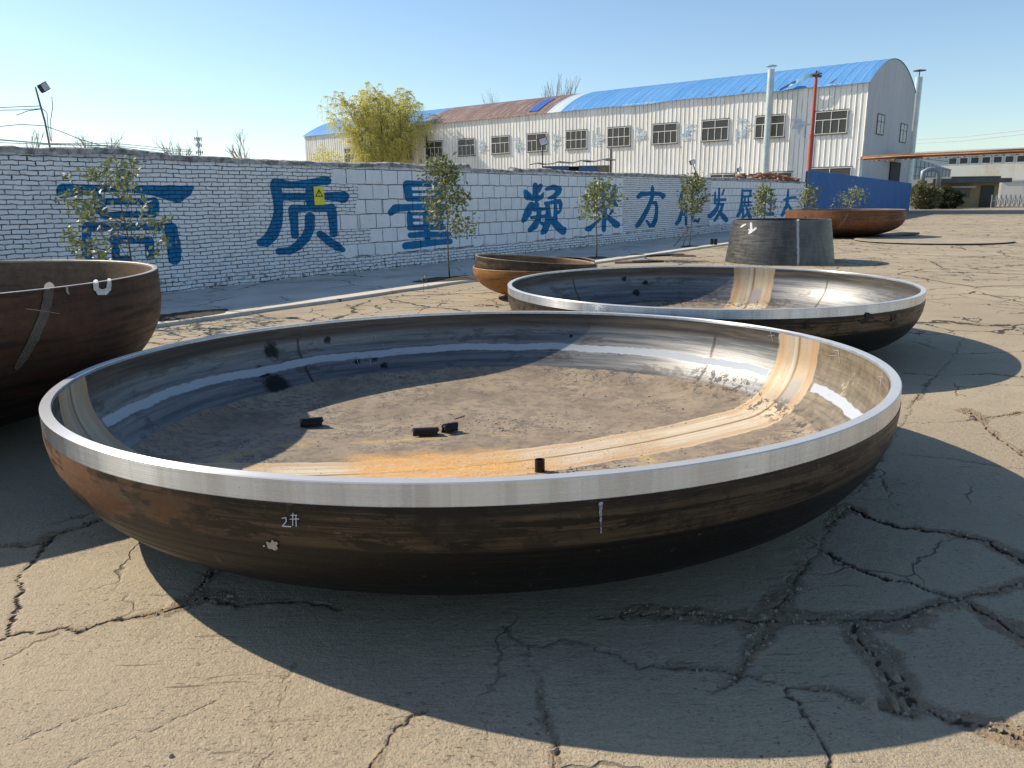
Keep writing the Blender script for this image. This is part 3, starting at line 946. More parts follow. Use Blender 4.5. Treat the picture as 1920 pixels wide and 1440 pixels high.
def soil_patch(x, y, rx, ry, rz, seed):
    m = MB()
    rs = random.Random(seed)
    n, vs = 22, [(0, 0, 0.035)]
    for rr, zz in ((0.55, 0.03), (1.0, 0.004)):
        for k in range(n):
            a = 2 * math.pi * k / n
            q = rr * (1 + rs.uniform(-.16, .16))
            vs.append((rx * q * math.cos(a), ry * q * math.sin(a), zz + rs.uniform(-.006, .012) * (rr < 1)))
    fs = [(0, 1 + k, 1 + (k + 1) % n) for k in range(n)] + [(1 + k, 1 + n + k, 1 + n + (k + 1) % n, 1 + (k + 1) % n) for k in range(n)]
    m.add(vs, fs)
    o = m.build('soil', M['soil'], kind='structure', smooth=True)
    o.location = (x, y, 0.05)
    o.rotation_euler.z = rz


# ------------------------------------------------------------------ boundary wall with its painted slogan
wall = empty('boundary_wall', 'long white painted brick wall with big blue characters along the yard', 'wall', (WALL_P[0], WALL_P[1], 0), WALL_AZ)
# in this frame +x runs along the wall and -y looks at the yard
WS0, WS1 = -16.0, 33.5


def wtop(s):
    return 2.545 + 0.025 * math.sin(s * 0.55) + (float(vnoise(np.array(s), np.array(0.), 0.9, 9)) - .5) * 0.07 + (-0.09 if 2.6 < s < 4.6 else 0) - 0.004 * max(0, s - 10)


m = MB()
N = 220
vs = []
for i in range(N + 1):
    s = WS0 + (WS1 - WS0) * i / N
    t = wtop(s) - 0.07
    vs += [(s, 0, -0.1), (s, 0, t), (s, 0.25, t), (s, 0.25, -0.1)]
fs = []
for i in range(N):
    for j in range(3):
        fs.append((i * 4 + j, (i + 1) * 4 + j, (i + 1) * 4 + j + 1, i * 4 + j + 1))
fs += [(0, 1, 2, 3), (N * 4 + 3, N * 4 + 2, N * 4 + 1, N * 4)]
m.add(vs, [f if len(f) == 4 and f[0] != 0 else f for f in fs])
m.build('masonry', M['wall'], wall)
m = MB()
N = 420
vs = []
rs = random.Random(4)
for i in range(N + 1):
    s = WS0 + (WS1 - WS0) * i / N
    t = wtop(s)
    j = rs.uniform(-.012, .012)
    vs += [(s, -0.012 + j * .5, t - 0.10 + rs.uniform(-.02, .02)), (s, -0.022 + j, t - 0.02 + j), (s, 0.05, t + j), (s, 0.2, t + 0.01 + j), (s, 0.27, t - 0.0695)]
fs = []
for i in range(N):
    for j in range(5):
        fs.append((i * 5 + j, (i + 1) * 5 + j, (i + 1) * 5 + (j + 1) % 5, i * 5 + (j + 1) % 5))
fs += [(0, 1, 2, 3, 4), tuple(N * 5 + q for q in (4, 3, 2, 1, 0))]
m.add(vs, fs)
m.build('coping', M['coping'], wall)


def sdf_mesh(strokes, crop, step, fmap, name, mat, parent, rough=0.0):
    """brush strokes [(x,y,halfwidth)...] in crop units -> one clean outline mesh; fmap(px,py)->3D"""
    x0, y0, sc = crop
    allp = [p for st in strokes for p in st]
    bx0, bx1 = min(p[0] - p[2] for p in allp) - 2 * step, max(p[0] + p[2] for p in allp) + 2 * step
    by0, by1 = min(p[1] - p[2] for p in allp) - 2 * step, max(p[1] + p[2] for p in allp) + 2 * step
    xs, ys = np.arange(bx0, bx1 + step, step), np.arange(by0, by1 + step, step)
    X, Y = np.meshgrid(xs, ys)
    D = np.full(X.shape, 1e9)
    for st in strokes:
        if len(st) == 1:
            st = [st[0], (st[0][0] + 0.01, st[0][1], st[0][2])]
        for (ax, ay, aw), (bx, by, bw) in zip(st[:-1], st[1:]):
            dx, dy = bx - ax, by - ay
            t = np.clip(((X - ax) * dx + (Y - ay) * dy) / (dx * dx + dy * dy + 1e-9), 0, 1)
            D = np.minimum(D, np.hypot(X - ax - t * dx, Y - ay - t * dy) - (aw + (bw - aw) * t))
    if rough:
        D = D + (fbm(X, Y, 0.02 * 8 / step, 3, 71) - 0.5) * rough
    ins = D < 0
    vid, V, Fc = {}, [], []

    def vert(key, x, y):
        if key not in vid:
            vid[key] = len(V)
            V.append(fmap(x0 + x * sc, y0 + y * sc))
        return vid[key]
    ny_, nx_ = D.shape
    act = ins[:-1, :-1] | ins[1:, :-1] | ins[:-1, 1:] | ins[1:, 1:]
    for j, i in zip(*np.where(act)):
        cs = ((j, i), (j + 1, i), (j + 1, i + 1), (j, i + 1))
        poly = []
        for a in range(4):
            p, q = cs[a], cs[(a + 1) % 4]
            if ins[p]:
                poly.append(vert(p, xs[p[1]], ys[p[0]]))
            if ins[p] != ins[q]:
                t = D[p] / (D[p] - D[q])
                key = (min(p, q), max(p, q))
                poly.append(vert(key, xs[p[1]] + (xs[q[1]] - xs[p[1]]) * t, ys[p[0]] + (ys[q[0]] - ys[p[0]]) * t))
        if len(poly) >= 3:
            Fc.append(poly)
    mb = MB()
    mb.add(V, Fc)
    return mb.build(name, mat, parent)


def wmap(px, py):
    s, z = on_wall(px, py)
    return (float(s), -0.004, float(z))


CA, CB, CC, CD, CE = (60, 300, .17708), (460, 310, .21875), (760, 300, .1875), (1100, 310, .125), (1280, 310, .125)
CHARS = [
    (CA, [[(950, 130, 40), (955, 250, 62)], [(335, 330, 82), (480, 312, 58), (650, 303, 42), (900, 303, 36), (1150, 310, 44), (1300, 325, 58), (1450, 348, 82), (1540, 362, 92), (1630, 330, 64), (1690, 292, 24)],
          [(690, 400, 50), (725, 520, 62), (775, 600, 36)], [(780, 592, 38), (1000, 575, 36), (1270, 578, 34)], [(700, 440, 38), (900, 440, 36), (1260, 440, 38)], [(1283, 455, 62), (1290, 530, 60), (1280, 575, 42)],
          [(570, 708, 45), (800, 706, 40), (1100, 703, 38), (1400, 708, 46), (1475, 730, 66)], [(1470, 730, 68), (1490, 850, 72), (1505, 960, 76), (1510, 1040, 70)], [(575, 720, 50), (582, 880, 55), (588, 1070, 55)],
          [(850, 842, 40), (1050, 845, 38), (1240, 850, 44)], [(1240, 860, 50), (1244, 950, 50), (1247, 1015, 46)], [(870, 860, 40), (890, 1040, 44)], [(890, 1045, 34), (1010, 1040, 30)]]),
    (CB, [[(255, 150, 42), (400, 168, 30), (520, 160, 36), (640, 138, 36), (700, 130, 38)], [(258, 175, 50), (278, 300, 42), (285, 400, 42), (268, 500, 50), (232, 590, 56), (180, 650, 50), (130, 662, 34)],
          [(310, 268, 34), (500, 268, 33), (680, 265, 32), (800, 268, 45), (838, 272, 52)], [(560, 170, 45), (560, 300, 48), (572, 360, 34)], [(400, 370, 30), (550, 366, 31), (680, 368, 31), (738, 366, 34)],
          [(408, 380, 44), (418, 500, 38), (425, 596, 34)], [(735, 370, 42), (750, 480, 38), (756, 585, 34)], [(552, 445, 44), (550, 540, 43), (520, 615, 42), (450, 690, 40), (380, 732, 33), (285, 738, 30)],
          [(640, 590, 32), (720, 652, 38), (795, 700, 36), (838, 724, 22)]]),
    (CB, [[(1380, 158, 28), (1600, 157, 28), (1690, 160, 28)], [(1385, 170, 36), (1400, 280, 34)], [(1400, 226, 12), (1690, 226, 12)], [(1400, 288, 24), (1690, 284, 24)], [(1680, 160, 26), (1680, 290, 26)],
          [(1248, 405, 28), (1285, 368, 36), (1400, 360, 31), (1600, 355, 28), (1720, 356, 26)], [(1408, 420, 26), (1412, 535, 26)], [(1400, 418, 14), (1690, 415, 14)], [(1400, 468, 13), (1690, 468, 13)], [(1410, 534, 26), (1690, 530, 24)],
          [(1550, 420, 30), (1560, 660, 22)], [(1672, 415, 26), (1672, 530, 26)], [(1415, 598, 25), (1500, 594, 26), (1740, 590, 24)], [(1375, 690, 32), (1450, 682, 34), (1600, 662, 28), (1750, 652, 26)]]),
    (CC, [[(1203, 318, 24), (1225, 360, 42), (1275, 388, 20)], [(1258, 445, 28), (1225, 520, 40), (1190, 590, 30), (1176, 610, 18)], [(1298, 248, 24), (1300, 340, 32), (1312, 384, 32)], [(1320, 388, 28), (1360, 370, 24), (1380, 330, 10)], [(1352, 258, 25), (1335, 310, 18)],
          [(1310, 445, 30), (1290, 485, 18)], [(1290, 502, 17), (1390, 490, 17)], [(1262, 577, 17), (1395, 562, 20)], [(1342, 490, 22), (1330, 590, 26), (1290, 660, 36), (1245, 700, 26)], [(1350, 625, 16), (1390, 645, 20), (1408, 680, 22)],
          [(1408, 292, 18), (1480, 270, 25), (1538, 288, 28), (1530, 325, 26), (1480, 368, 24), (1432, 382, 16)], [(1400, 432, 18), (1540, 412, 22), (1553, 445, 22), (1550, 505, 14)], [(1422, 450, 22), (1430, 560, 30), (1420, 640, 32), (1392, 705, 34), (1370, 730, 20)],
          [(1500, 400, 16), (1500, 600, 22)], [(1500, 525, 18), (1535, 522, 18)], [(1470, 600, 34), (1530, 670, 42), (1575, 715, 34), (1590, 690, 22)]]),
    (CD, [[(85, 300, 20), (290, 300, 20)], [(130, 300, 24), (130, 500, 26)], [(250, 300, 24), (250, 540, 26)], [(130, 390, 14), (250, 390, 14)], [(60, 520, 18), (300, 500, 20)],
          [(312, 345, 24), (360, 320, 22), (408, 332, 28), (400, 400, 36), (370, 480, 34), (330, 530, 24)], [(368, 478, 30), (410, 560, 36), (450, 602, 22)], [(190, 662, 28), (285, 640, 30)], [(270, 640, 36), (265, 780, 36), (258, 880, 36), (255, 970, 32)],
          [(200, 800, 22), (120, 880, 24), (40, 950, 42), (5, 955, 36)], [(300, 765, 34), (380, 830, 44), (445, 888, 56)], [(385, 680, 24), (350, 732, 16)]]),
    (CD, [[(985, 305, 10), (985, 350, 27), (985, 410, 25)], [(775, 470, 32), (820, 432, 36), (980, 425, 29), (1100, 430, 32), (1145, 455, 40), (1140, 490, 22)], [(985, 460, 30), (960, 540, 28), (910, 660, 34), (840, 790, 36), (780, 880, 40), (755, 908, 32)],
          [(980, 562, 24), (1030, 562, 28), (1050, 620, 24), (1045, 720, 28), (1030, 820, 34), (990, 898, 38), (950, 905, 28), (900, 835, 18)]]),
    (CD, [[(1460, 345, 16), (1420, 440, 22), (1405, 505, 20)], [(1500, 470, 20), (1400, 522, 20)], [(1432, 575, 22), (1425, 700, 22), (1390, 820, 30), (1348, 878, 26)], [(1490, 575, 20), (1490, 890, 19)], [(1432, 575, 18), (1490, 575, 18)], [(1425, 662, 14), (1490, 660, 14)], [(1425, 742, 14), (1490, 742, 14)],
          [(1580, 350, 20), (1580, 540, 24), (1680, 550, 20)], [(1680, 400, 22), (1580, 450, 16)], [(1588, 640, 22), (1590, 820, 24), (1665, 840, 24), (1692, 795, 12)], [(1680, 690, 22), (1590, 740, 16)]]),
    (CE, [[(486, 405, 13), (485, 565, 22)], [(547, 348, 15), (540, 575, 19)], [(622, 365, 13), (590, 440, 12)], [(480, 518, 20), (632, 515, 24)], [(540, 560, 22), (510, 650, 30), (450, 730, 36), (410, 758, 38)], [(605, 580, 22), (565, 700, 24), (480, 825, 22)], [(555, 700, 28), (620, 780, 40), (650, 818, 36)], [(520, 590, 18), (605, 582, 22)]]),
    (CE, [[(896, 370, 17), (886, 560, 20), (860, 700, 27), (825, 760, 24)], [(900, 382, 17), (1025, 378, 18)], [(1015, 380, 17), (1015, 450, 17)], [(900, 470, 18), (1025, 462, 18)], [(932, 480, 14), (930, 610, 14)], [(985, 470, 14), (985, 610, 14)], [(890, 558, 15), (1020, 552, 16)], [(880, 610, 17), (1025, 602, 18)], [(905, 640, 15), (905, 780, 18)], [(900, 785, 20), (955, 742, 16)], [(955, 640, 18), (1010, 775, 30)], [(1015, 650, 18), (965, 720, 16)]]),
    (CE, [[(1243, 355, 17), (1225, 785, 15)], [(1193, 475, 15), (1222, 500, 11)], [(1178, 662, 20), (1228, 618, 13)], [(1326, 362, 15), (1316, 720, 15)], [(1268, 545, 20), (1370, 545, 28), (1370, 590, 12)], [(1268, 732, 28), (1345, 727, 32)]]),
    (CE, [[(1582, 368, 15), (1576, 480, 21), (1560, 600, 25), (1520, 700, 30), (1490, 748, 24)], [(1522, 520, 18), (1600, 490, 23), (1690, 480, 22)], [(1580, 580, 17), (1625, 670, 25), (1690, 760, 32)]]),
]
for crop, strokes in CHARS:
    sdf_mesh(strokes, crop, 9 if crop[2] > .15 else 7, wmap, 'painted_character', M['blue'], wall, 8 if crop[2] > .15 else 5)

# yellow warning sign fixed to the wall
M['yellow'] = plain('yellow_sign_paint', (0.80, 0.72, 0.03), 0.5, 0, 0.12, 4)
M['black'] = plain('black_sign_paint', (0.015, 0.015, 0.012), 0.6)
s_a, z_a = on_wall(587, 350)
s_b, z_b = on_wall(608, 384)
sign = empty('warning_sign', 'small yellow warning sign with a black triangle on the second blue character', 'sign', wallpt(float(s_a + s_b) / 2, 0.012, float(z_a + z_b) / 2), WALL_AZ)
w_, h_ = float(s_b - s_a) / 2, float(z_a - z_b) / 2
m = MB()
m.box(-w_, w_, -0.006, 0.004, -h_, h_)
m.build('plate', M['yellow'], sign)
m = MB()


def tri(m, half, zb, zt, hw_, y):
    P = [(-half, zb), (half, zb), (0, zt)]
    cx, cz = 0, (zb * 2 + zt) / 3
    Q = [(cx + (a - cx) * (1 - hw_), cz + (c - cz) * (1 - hw_)) for a, c in P]
    for i in range(3):
        j = (i + 1) % 3
        m.add([(P[i][0], y, P[i][1]), (P[j][0], y, P[j][1]), (Q[j][0], y, Q[j][1]), (Q[i][0], y, Q[i][1])], [(0, 1, 2, 3)])


tri(m, w_ * .82, h_ * -0.10, h_ * 0.78, .34, -0.009)
m.add([(-w_ * .09, -0.009, h_ * .5), (w_ * .09, -0.009, h_ * .5), (w_ * .05, -0.009, h_ * .2), (-w_ * .05, -0.009, h_ * .2)], [(3, 2, 1, 0)])
m.add([(-w_ * .06, -0.009, h_ * .12), (w_ * .06, -0.009, h_ * .12), (w_ * .06, -0.009, h_ * .05), (-w_ * .06, -0.009, h_ * .05)], [(3, 2, 1, 0)])
m.build('symbol', M['black'], sign)


# ------------------------------------------------------------------ dished heads
def head_profile(Rr, h, band, kn, n1=30, n2=22):
    zc = h - band
    Rc = ((Rr - kn) ** 2 + zc ** 2 - kn ** 2) / (2 * (zc - kn))
    th = math.atan2(Rr - kn, Rc - zc)
    P = [(Rc * math.sin(th * i / n1), Rc - Rc * math.cos(th * i / n1)) for i in range(n1 + 1)]
    P += [(Rr - kn + kn * math.sin(th + (math.pi / 2 - th) * i / n2), zc - kn * math.cos(th + (math.pi / 2 - th) * i / n2)) for i in range(1, n2 + 1)]
    return P


def ellip_profile(Rr, zc, n=46, pw=2.0, pw2=2.0):
    return [(Rr * math.sin(a) ** (2 / pw), zc - zc * math.cos(a) ** (2 / pw2)) for a in [math.pi / 2 * i / n for i in range(n + 1)]]


def dish(name, label, loc, Rr, h, band, prof, th, m_out, m_in, m_band=None, bh=0.095, tilt=(0, 0), rz=0.0, group=None, seg=200, cat='tank head'):
    """prof: outer profile up to z = h-band. shell > outside and inside faces, rim band as a part of its own"""
    t = empty(name, label, cat, loc, rz, group)
    t.rotation_euler = (tilt[0], tilt[1], rz)
    zc = h - band
    outer = [p for p in prof] + ([(Rr, h - bh)] if h - bh > prof[-1][1] + 1e-3 else [])
    inner_ = [(max(r - th * (r / Rr) ** 1.0, 0), z + th * (1 - min(1, z / zc))) for r, z in prof] + [(Rr - th, h - 0.02)]
    m = MB()
    m.lathe(outer, seg, 0)
    m.lathe(inner_[::-1], seg, 1)
    sh = m.build('shell', [m_out, m_in], t, True)
    m = MB()
    c = min(0.004, th * .2)
    m.lathe([(Rr - 0.03, h - bh), (Rr - 0.0025, h - bh), (Rr - 0.0025, h - c), (Rr - 0.0025 - c, h), (Rr - th + c, h), (Rr - th + .001, h - c), (Rr - th + 0.001, h - 0.02)], seg)
    m.build('rim', m_band or m_out, t, True, angle=25)
    return t


C1, R1, H1, B1, K1, T1 = (-0.205, 4.77, 0.686), 2.41, 0.686, 0.085, 0.52, 0.055
spots1 = [(-1.78, 1.47, 0.50, 0.10), (-1.86, 1.35, 0.33, 0.09), (-1.72, 1.32, 0.23, 0.15), (-1.45, 1.42, 0.20, 0.10), (-1.2, 1.93, 0.30, 0.05), (-1.06, 2.02, 0.31, 0.055), (-0.95, 1.98, 0.25, 0.05), (0.75, 2.2, 0.47, 0.02), (-1.4, 1.85, 0.52, 0.05)]
m_in1 = steel_inner('big_head_inside', H1, R1, 2.13, lambda b, u: u * 0.27 + u * u * 0.062 - 0.32, 0.27, ring=0.365, welds=(134, 37), spots=spots1, orange=(-0.15, -0.33, 0.44), tan=-6)
m_out1 = steel_outer('big_head_outside', H1, rust_a=(210, 0.74), rustamt=0.0)
head1 = dish('tank_head', 'largest nearest steel dished head with a bright machined rim and 2# chalked below it', (C1[0], C1[1], 0), R1, H1, B1, head_profile(R1, H1, B1, K1), T1, m_out1, m_in1, M['band'], 0.098,
             tilt=(-0.025, -0.006), group='machined dished heads in the yard')
# keep the rim centre where it was surveyed despite the slight tilt
head1.location = Vector(C1) - head1.rotation_euler.to_matrix() @ Vector((0, 0, H1))


def revolve_hit(head, Rr, h, prof, px, py, off=0.004):
    """point of the outside of a head seen at px,py, in the head's own frame"""
    mi = head.rotation_euler.to_matrix().to_4x4()
    mi.translation = head.location
    inv = mi.inverted()
    X, Y, Z = ray(px, py)
    o = inv @ Vector((0, 0, HC))
    d = (inv.to_3x3() @ Vector((float(X), float(Y), float(Z))))
    pr = np.array(list(prof) + [(Rr, h)])
    t = 0.5
    step = 0.004
    zz, rr = pr[:, 1], pr[:, 0]
    ts = np.arange(0.5, 40, step)
    P = np.array(o)[None] + ts[:, None] * np.array(d)[None]
    r = np.hypot(P[:, 0], P[:, 1])
    prof_r = np.interp(P[:, 2], zz, rr, left=-1, right=-1)
    k = np.where(r < prof_r)[0]
    p = Vector(P[k[0]])
    n = Vector((p.x, p.y, 0)).normalized()
    return p + n * (off + 0.004)


def marks(head, Rr, h, prof, strokes, crop, step, mat, name='chalk_mark', rough=2):
    return sdf_mesh(strokes, crop, step, lambda px, py: revolve_hit(head, Rr, h, prof, px, py), name, mat, head, rough)


P1 = head_profile(R1, H1, B1, K1)
c5 = (60, 760, .3125)
marks(head1, R1, H1, P1, [[(1508, 672, 3), (1530, 668, 3), (1533, 690, 3), (1510, 720, 3), (1560, 722, 3)], [(1560, 655, 2.5), (1596, 654, 2.5)], [(1555, 678, 2.5), (1608, 676, 2.5)], [(1572, 642, 2.5), (1571, 716, 2.5)], [(1590, 660, 2.5), (1592, 722, 2.5)]], c5, 2.2, M['chalk'], 'chalk_writing', 0.5)
M['splash'] = plain('dried_cement_splash', (0.50, 0.43, 0.36), 0.9, 0, 0.3, 30)
marks(head1, R1, H1, P1, [[(1440, 835, 22), (1470, 825, 16)], [(1420, 820, 12), (1465, 850, 18)], [(1450, 812, 10)], [(1400, 838, 6)]], c5, 5, M['splash'], 'cement_splash', 16)
c6 = (600, 860, .3125)
marks(head1, R1, H1, P1, [[(1680, 262, 12), (1680, 330, 9), (1681, 395, 4), (1682, 445, 1.5)]], c6, 3, plain('lilac_chalk', (0.36, 0.33, 0.42), .9, 0, .5, 60), 'chalk_mark', 14)



def inner_hit(head, Rr, h, prof, th, px, py):
    """point of the inside of a head seen at px,py, in the head's own frame"""
    mi = head.rotation_euler.to_matrix().to_4x4()
    mi.translation = head.location
    inv = mi.inverted()
    X, Y, Z = ray(px, py)
    o = np.array(inv @ Vector((0, 0, HC)))
    d = np.array(inv.to_3x3() @ Vector((float(X), float(Y), float(Z))))
    pr = np.array([(max(r_ - th * (r_ / Rr), 0), z_ + th * max(0, 1 - z_ / (h - B1))) for r_, z_ in prof] + [(Rr - th, h)])
    ts = np.arange(2.0, 12, .002)
    P = o[None] + ts[:, None] * d[None]
    rr_ = np.hypot(P[:, 0], P[:, 1])
    ok_ = (P[:, 2] < h) & (P[:, 2] > np.interp(rr_, pr[:, 0], pr[:, 1])) & (rr_ < Rr - th)
    k = np.where(ok_)[0]
    i = k[0] + int(np.argmin(np.append(ok_[k[0]:], False)))
    p = Vector(P[i - 1])
    return p - Vector(d).normalized() * .006


M['chalk_thin'] = plain('thin_chalk_mark', (0.40, 0.40, 0.41), 0.9, 0, 0.5, 60)
cL, cR = (440, 580, .2917), (1320, 560, .2292)
for strokes, crop in (([[(745, 345, 1.6), (782, 303, 1.6), (796, 355, 1.6)], [(760, 316, 1.6), (790, 312, 1.6)]], cL), ([[(870, 290, 1.8), (873, 362, 1.6)], [(850, 310, 1.5), (912, 307, 1.5)]], cL),
                      ([[(904, 165, 1.6), (908, 212, 1.2)]], cL), ([[(950, 222, 1.6), (966, 250, 1.2)]], cL),
                      ([[(545, 272, 1.7), (562, 342, 1.7)], [(522, 306, 1.6), (578, 298, 1.6)]], cR), ([[(1062, 422, 1.7), (1098, 424, 1.7), (1110, 525, 1.7)]], cR),
                      ([[(1025, 466, 1.6), (1085, 464, 1.6)]], cR), ([[(1426, 636, 1.6), (1468, 642, 1.6)], [(1452, 600, 1.5), (1444, 705, 1.5)]], cR)):
    sdf_mesh(strokes, crop, 1.2, lambda px, py: inner_hit(head1, R1, H1, P1, T1, px, py), 'chalk_mark', M['chalk_thin'], head1, 0.6)

# second head, nearly the same, behind the first
C2, R2, H2 = (2.25, 8.9, 0.69), 2.29, 0.69
m_in2 = steel_inner('second_head_inside', H2, R2, 1.96, lambda b, u: u * 0.0 + 0.02, 0.29, welds=(31, 128), spots=[(-0.62, 2.15, 0.52, 0.05), (-0.30, 2.2, 0.45, 0.05), (-0.45, 2.1, 0.3, 0.08)], rot=R(57.5))
m_out2 = steel_outer('second_head_outside', H2, brown=(0.14, 0.10, 0.065), rustamt=0.05)
P2 = head_profile(R2, H2, 0.085, 0.5)
head2 = dish('tank_head', 'second steel dished head with machined rim, just behind the largest one', (C2[0], C2[1], 0), R2, H2, 0.085, P2, 0.055, m_out2, m_in2, M['band'], 0.098, group='machined dished heads in the yard')
c8 = (1260, 360, .26042)
marks(head2, R2, H2, P2, [[(955, 980, 4), (945, 955, 4), (968, 935, 4), (965, 975, 4)]], c8, 3, M['scale_metal'], 'paint_mark', 2)
marks(head2, R2, H2, P2, [[(1345, 930, 8), (1400, 925, 10), (1405, 880, 12), (1440, 900, 10)], [(1370, 940, 7), (1500, 930, 6)], [(1585, 890, 10), (1580, 930, 7)], [(1610, 890, 7), (1600, 920, 5)]], c8, 4, M['scale_metal'], 'soot_smear', 14)

# tall rusty head cut by the left edge of the view
C3, R3, H3 = (-4.57, 5.56, 1.144), 1.84, 1.144
m_out3 = rusty('tall_head_outside', (0.048, 0.022, 0.013), (0.090, 0.040, 0.022), (0.012, 0.010, 0.009), 0.65, low=0.72)
m_in3 = rusty('tall_head_inside', (0.13, 0.085, 0.05), (0.22, 0.15, 0.09), (0.06, 0.04, 0.025), 0.4)
P3 = ellip_profile(R3, H3 - 0.20, 46, 2.25, 2.1)
head3 = dish('tank_head', 'deep rust brown dished head with a white U painted near its rim, leftmost head', (C3[0], C3[1], 0), R3, H3, 0.20, P3, 0.04, m_out3, m_in3, plain('cut_steel_edge', (0.42, 0.37, 0.31), 0.5, 0.5, 0.3, 12), 0.004, group='rusty dished heads in the yard')
c1_ = (0, 460, .25)
marks(head3, R3, H3, P3, [[(712, 275, 18), (712, 320, 20), (735, 350, 22), (780, 350, 22), (808, 325, 18), (812, 262, 15)]], c1_, 5, plain('white_spray_paint', (0.62, 0.62, 0.62), .8, 0, .3, 30), 'painted_mark', 12)
marks(head3, R3, H3, P3, [[(495, 318, 9), (496, 345, 9), (510, 364, 7)]], c1_, 3, M['chalk_dim'], 'painted_mark', 6)
marks(head3, R3, H3, P3, [[(365, 310, 38), (350, 420, 38), (320, 540, 36), (270, 650, 38), (215, 770, 34), (160, 860, 30), (120, 920, 18)]], c1_, 7, plain('ground_weld_strip', (0.11, 0.085, 0.07), .6, .2, .4, 12), 'weld_strip', 16)
marks(head3, R3, H3, P3, [[(190, 475, 3), (300, 490, 3), (440, 512, 2)]], c1_, 3, M['chalk_dim'], 'chalk_mark', 1)

# two nested small heads: rusty one below, tilted one on top
R4, H4 = 1.07, 0.54
nest = at(1003, 520, 13.25)
P4 = ellip_profile(R4, H4 - 0.03, 40, 2.2, 2.0)
m4o = rusty('orange_head_outside', (0.22, 0.095, 0.028), (0.36, 0.17, 0.05), (0.045, 0.03, 0.02), 0.55)
m4i = rusty('orange_head_inside', (0.14, 0.08, 0.045), (0.22, 0.13, 0.07))
edge_m = plain('worn_plate_edge', (0.36, 0.28, 0.20), 0.6, 0.3, 0.4, 10)
dish('tank_head', 'small orange rusty dished head holding a darker ring head, behind the second big head', (nest.x, 13.25, 0), R4, H4, 0.03, P4, 0.03, m4o, m4i, edge_m, 0.003, group='rusty dished heads in the yard', seg=120)
m5o = steel_outer('ring_head_outside', 0.5, dark=(0.05, 0.036, 0.026), brown=(0.13, 0.085, 0.05), rustamt=0.35, lo=0.0)
P5 = ellip_profile(R4 - 0.035, 0.40, 40, 2.3, 2.1)
h5 = dish('tank_head', 'dark brown dished head resting tilted inside the orange rusty head', (nest.x, 13.25, 0.30), R4 - 0.035, 0.50, 0.10, P5, 0.03, m5o, m4i, edge_m, 0.003, tilt=(R(-1.0), R(4.4)), group='rusty dished heads in the yard', seg=120)
h5.location = (nest.x - 0.03, 13.25, 0.155)
# low black one beyond them
p = at(1068, 487, 17.6)
P6 = ellip_profile(0.56, 0.22, 30, 2.2, 2.0)
dish('tank_head', 'small black dished head lying beyond the nested rusty pair', (p.x, 17.6, 0), 0.56, 0.31, 0.09, P6, 0.025, steel_outer('black_head_outside', 0.4, rustamt=0), M['scale_metal'], edge_m, 0.003, tilt=(R(2), R(3)), group='rusty dished heads in the yard', seg=96)

# far rusty head
p = at(1580, 430, 31.9)
R7, H7 = 2.27, 1.08
P7 = ellip_profile(R7, H7 - 0.30, 46, 2.4, 2.2)
m7 = rusty('far_head_outside', (0.115, 0.048, 0.024), (0.22, 0.09, 0.04), (0.035, 0.022, 0.016), 0.45, low=0.45)
head7 = dish('tank_head', 'large red brown rusty dished head beyond the steel cone near the blue fence', (p.x, 31.9, 0), R7, H7, 0.30, P7, 0.04, m7, rusty('far_head_inside', (0.14, 0.07, 0.04), (0.24, 0.12, 0.06)), edge_m, 0.003, group='rusty dished heads in the yard', seg=120)
marks(head7, R7, H7, P7, [[(540, 550, 7), (525, 580, 6), (505, 610, 5), (470, 645, 6)]], (1460, 270, .2396), 2.5, plain('dim_weld_strip', (0.22, 0.13, 0.085), .8), 'weld_strip', 3)

# truncated steel cone
p = ground(1465, 497)
cone = empty('steel_cone', 'dark grey truncated steel cone standing open end up with a pale weld line', 'steel cone', (6.97, 20.0, 0))
cb, ct_, ch = 1.35, 1.19, 1.07


def cone_mat(inside=False):
    b = B('cone_inside_steel' if inside else 'cone_steel')
    v, x, y, z, r, c_, s_ = pol(b)
    n = b.noise(b.vec(c_ * 12, s_ * 12, z * 3.0), 1.0, 4, .65)
    m_ = b.noise(v, 1.5, 4, .6)
    f = b.noise(v, 22, 4, .7)
    g = b.noise(b.vec(c_ * 3, s_ * 3, z * 24.0), 1.0, 4, .65)
    col = b.mix(b.ss(n * .3 + m_ * .3 + g * .4, .35, .65), (.055, .053, .05), (.14, .135, .125))
    col = b.mix(b.ss(f, .58, .75) * .5, col, (.22, .21, .19))
    return b.done(col, b.ss(g, .3, .7, .36, .55), .72, b.bump(g * .6 + f * .4, .003, .6))


m = MB()
m.lathe([(cb + (ct_ - cb) * t, ch * t) for t in (0, .5, 1)], 140, 0)
m.lathe([(cb - .03 + (ct_ - cb) * t, ch * t) for t in (1, .5, 0)], 140, 1)
m.build('shell', [cone_mat(), cone_mat(True)], cone, True)
m = MB()
m.lathe([(cb - 0.001, -.002), (cb + .0, .0)], 140)
m.lathe([(ct_ + .0005, ch - .0), (ct_, ch + .002), (ct_ - .03, ch + .002), (ct_ - .0305, ch)], 140)
m.build('rim', plain('cone_cut_edge', (.30, .28, .26), .45, .7, .3, 10), cone, True, angle=25)
PC = [(cb + (ct_ - cb) * t, ch * t) for t in (0, .25, .5, .75, 1)]
M['weldline'] = plain('primer_line', (.42, .44, .46), .8, 0, .5, 25)
marks(cone, ct_, ch, PC, [[(905, 205, 9), (906, 350, 9), (908, 520, 8)]], c8, 2.5, M['weldline'], 'weld_line', 6)
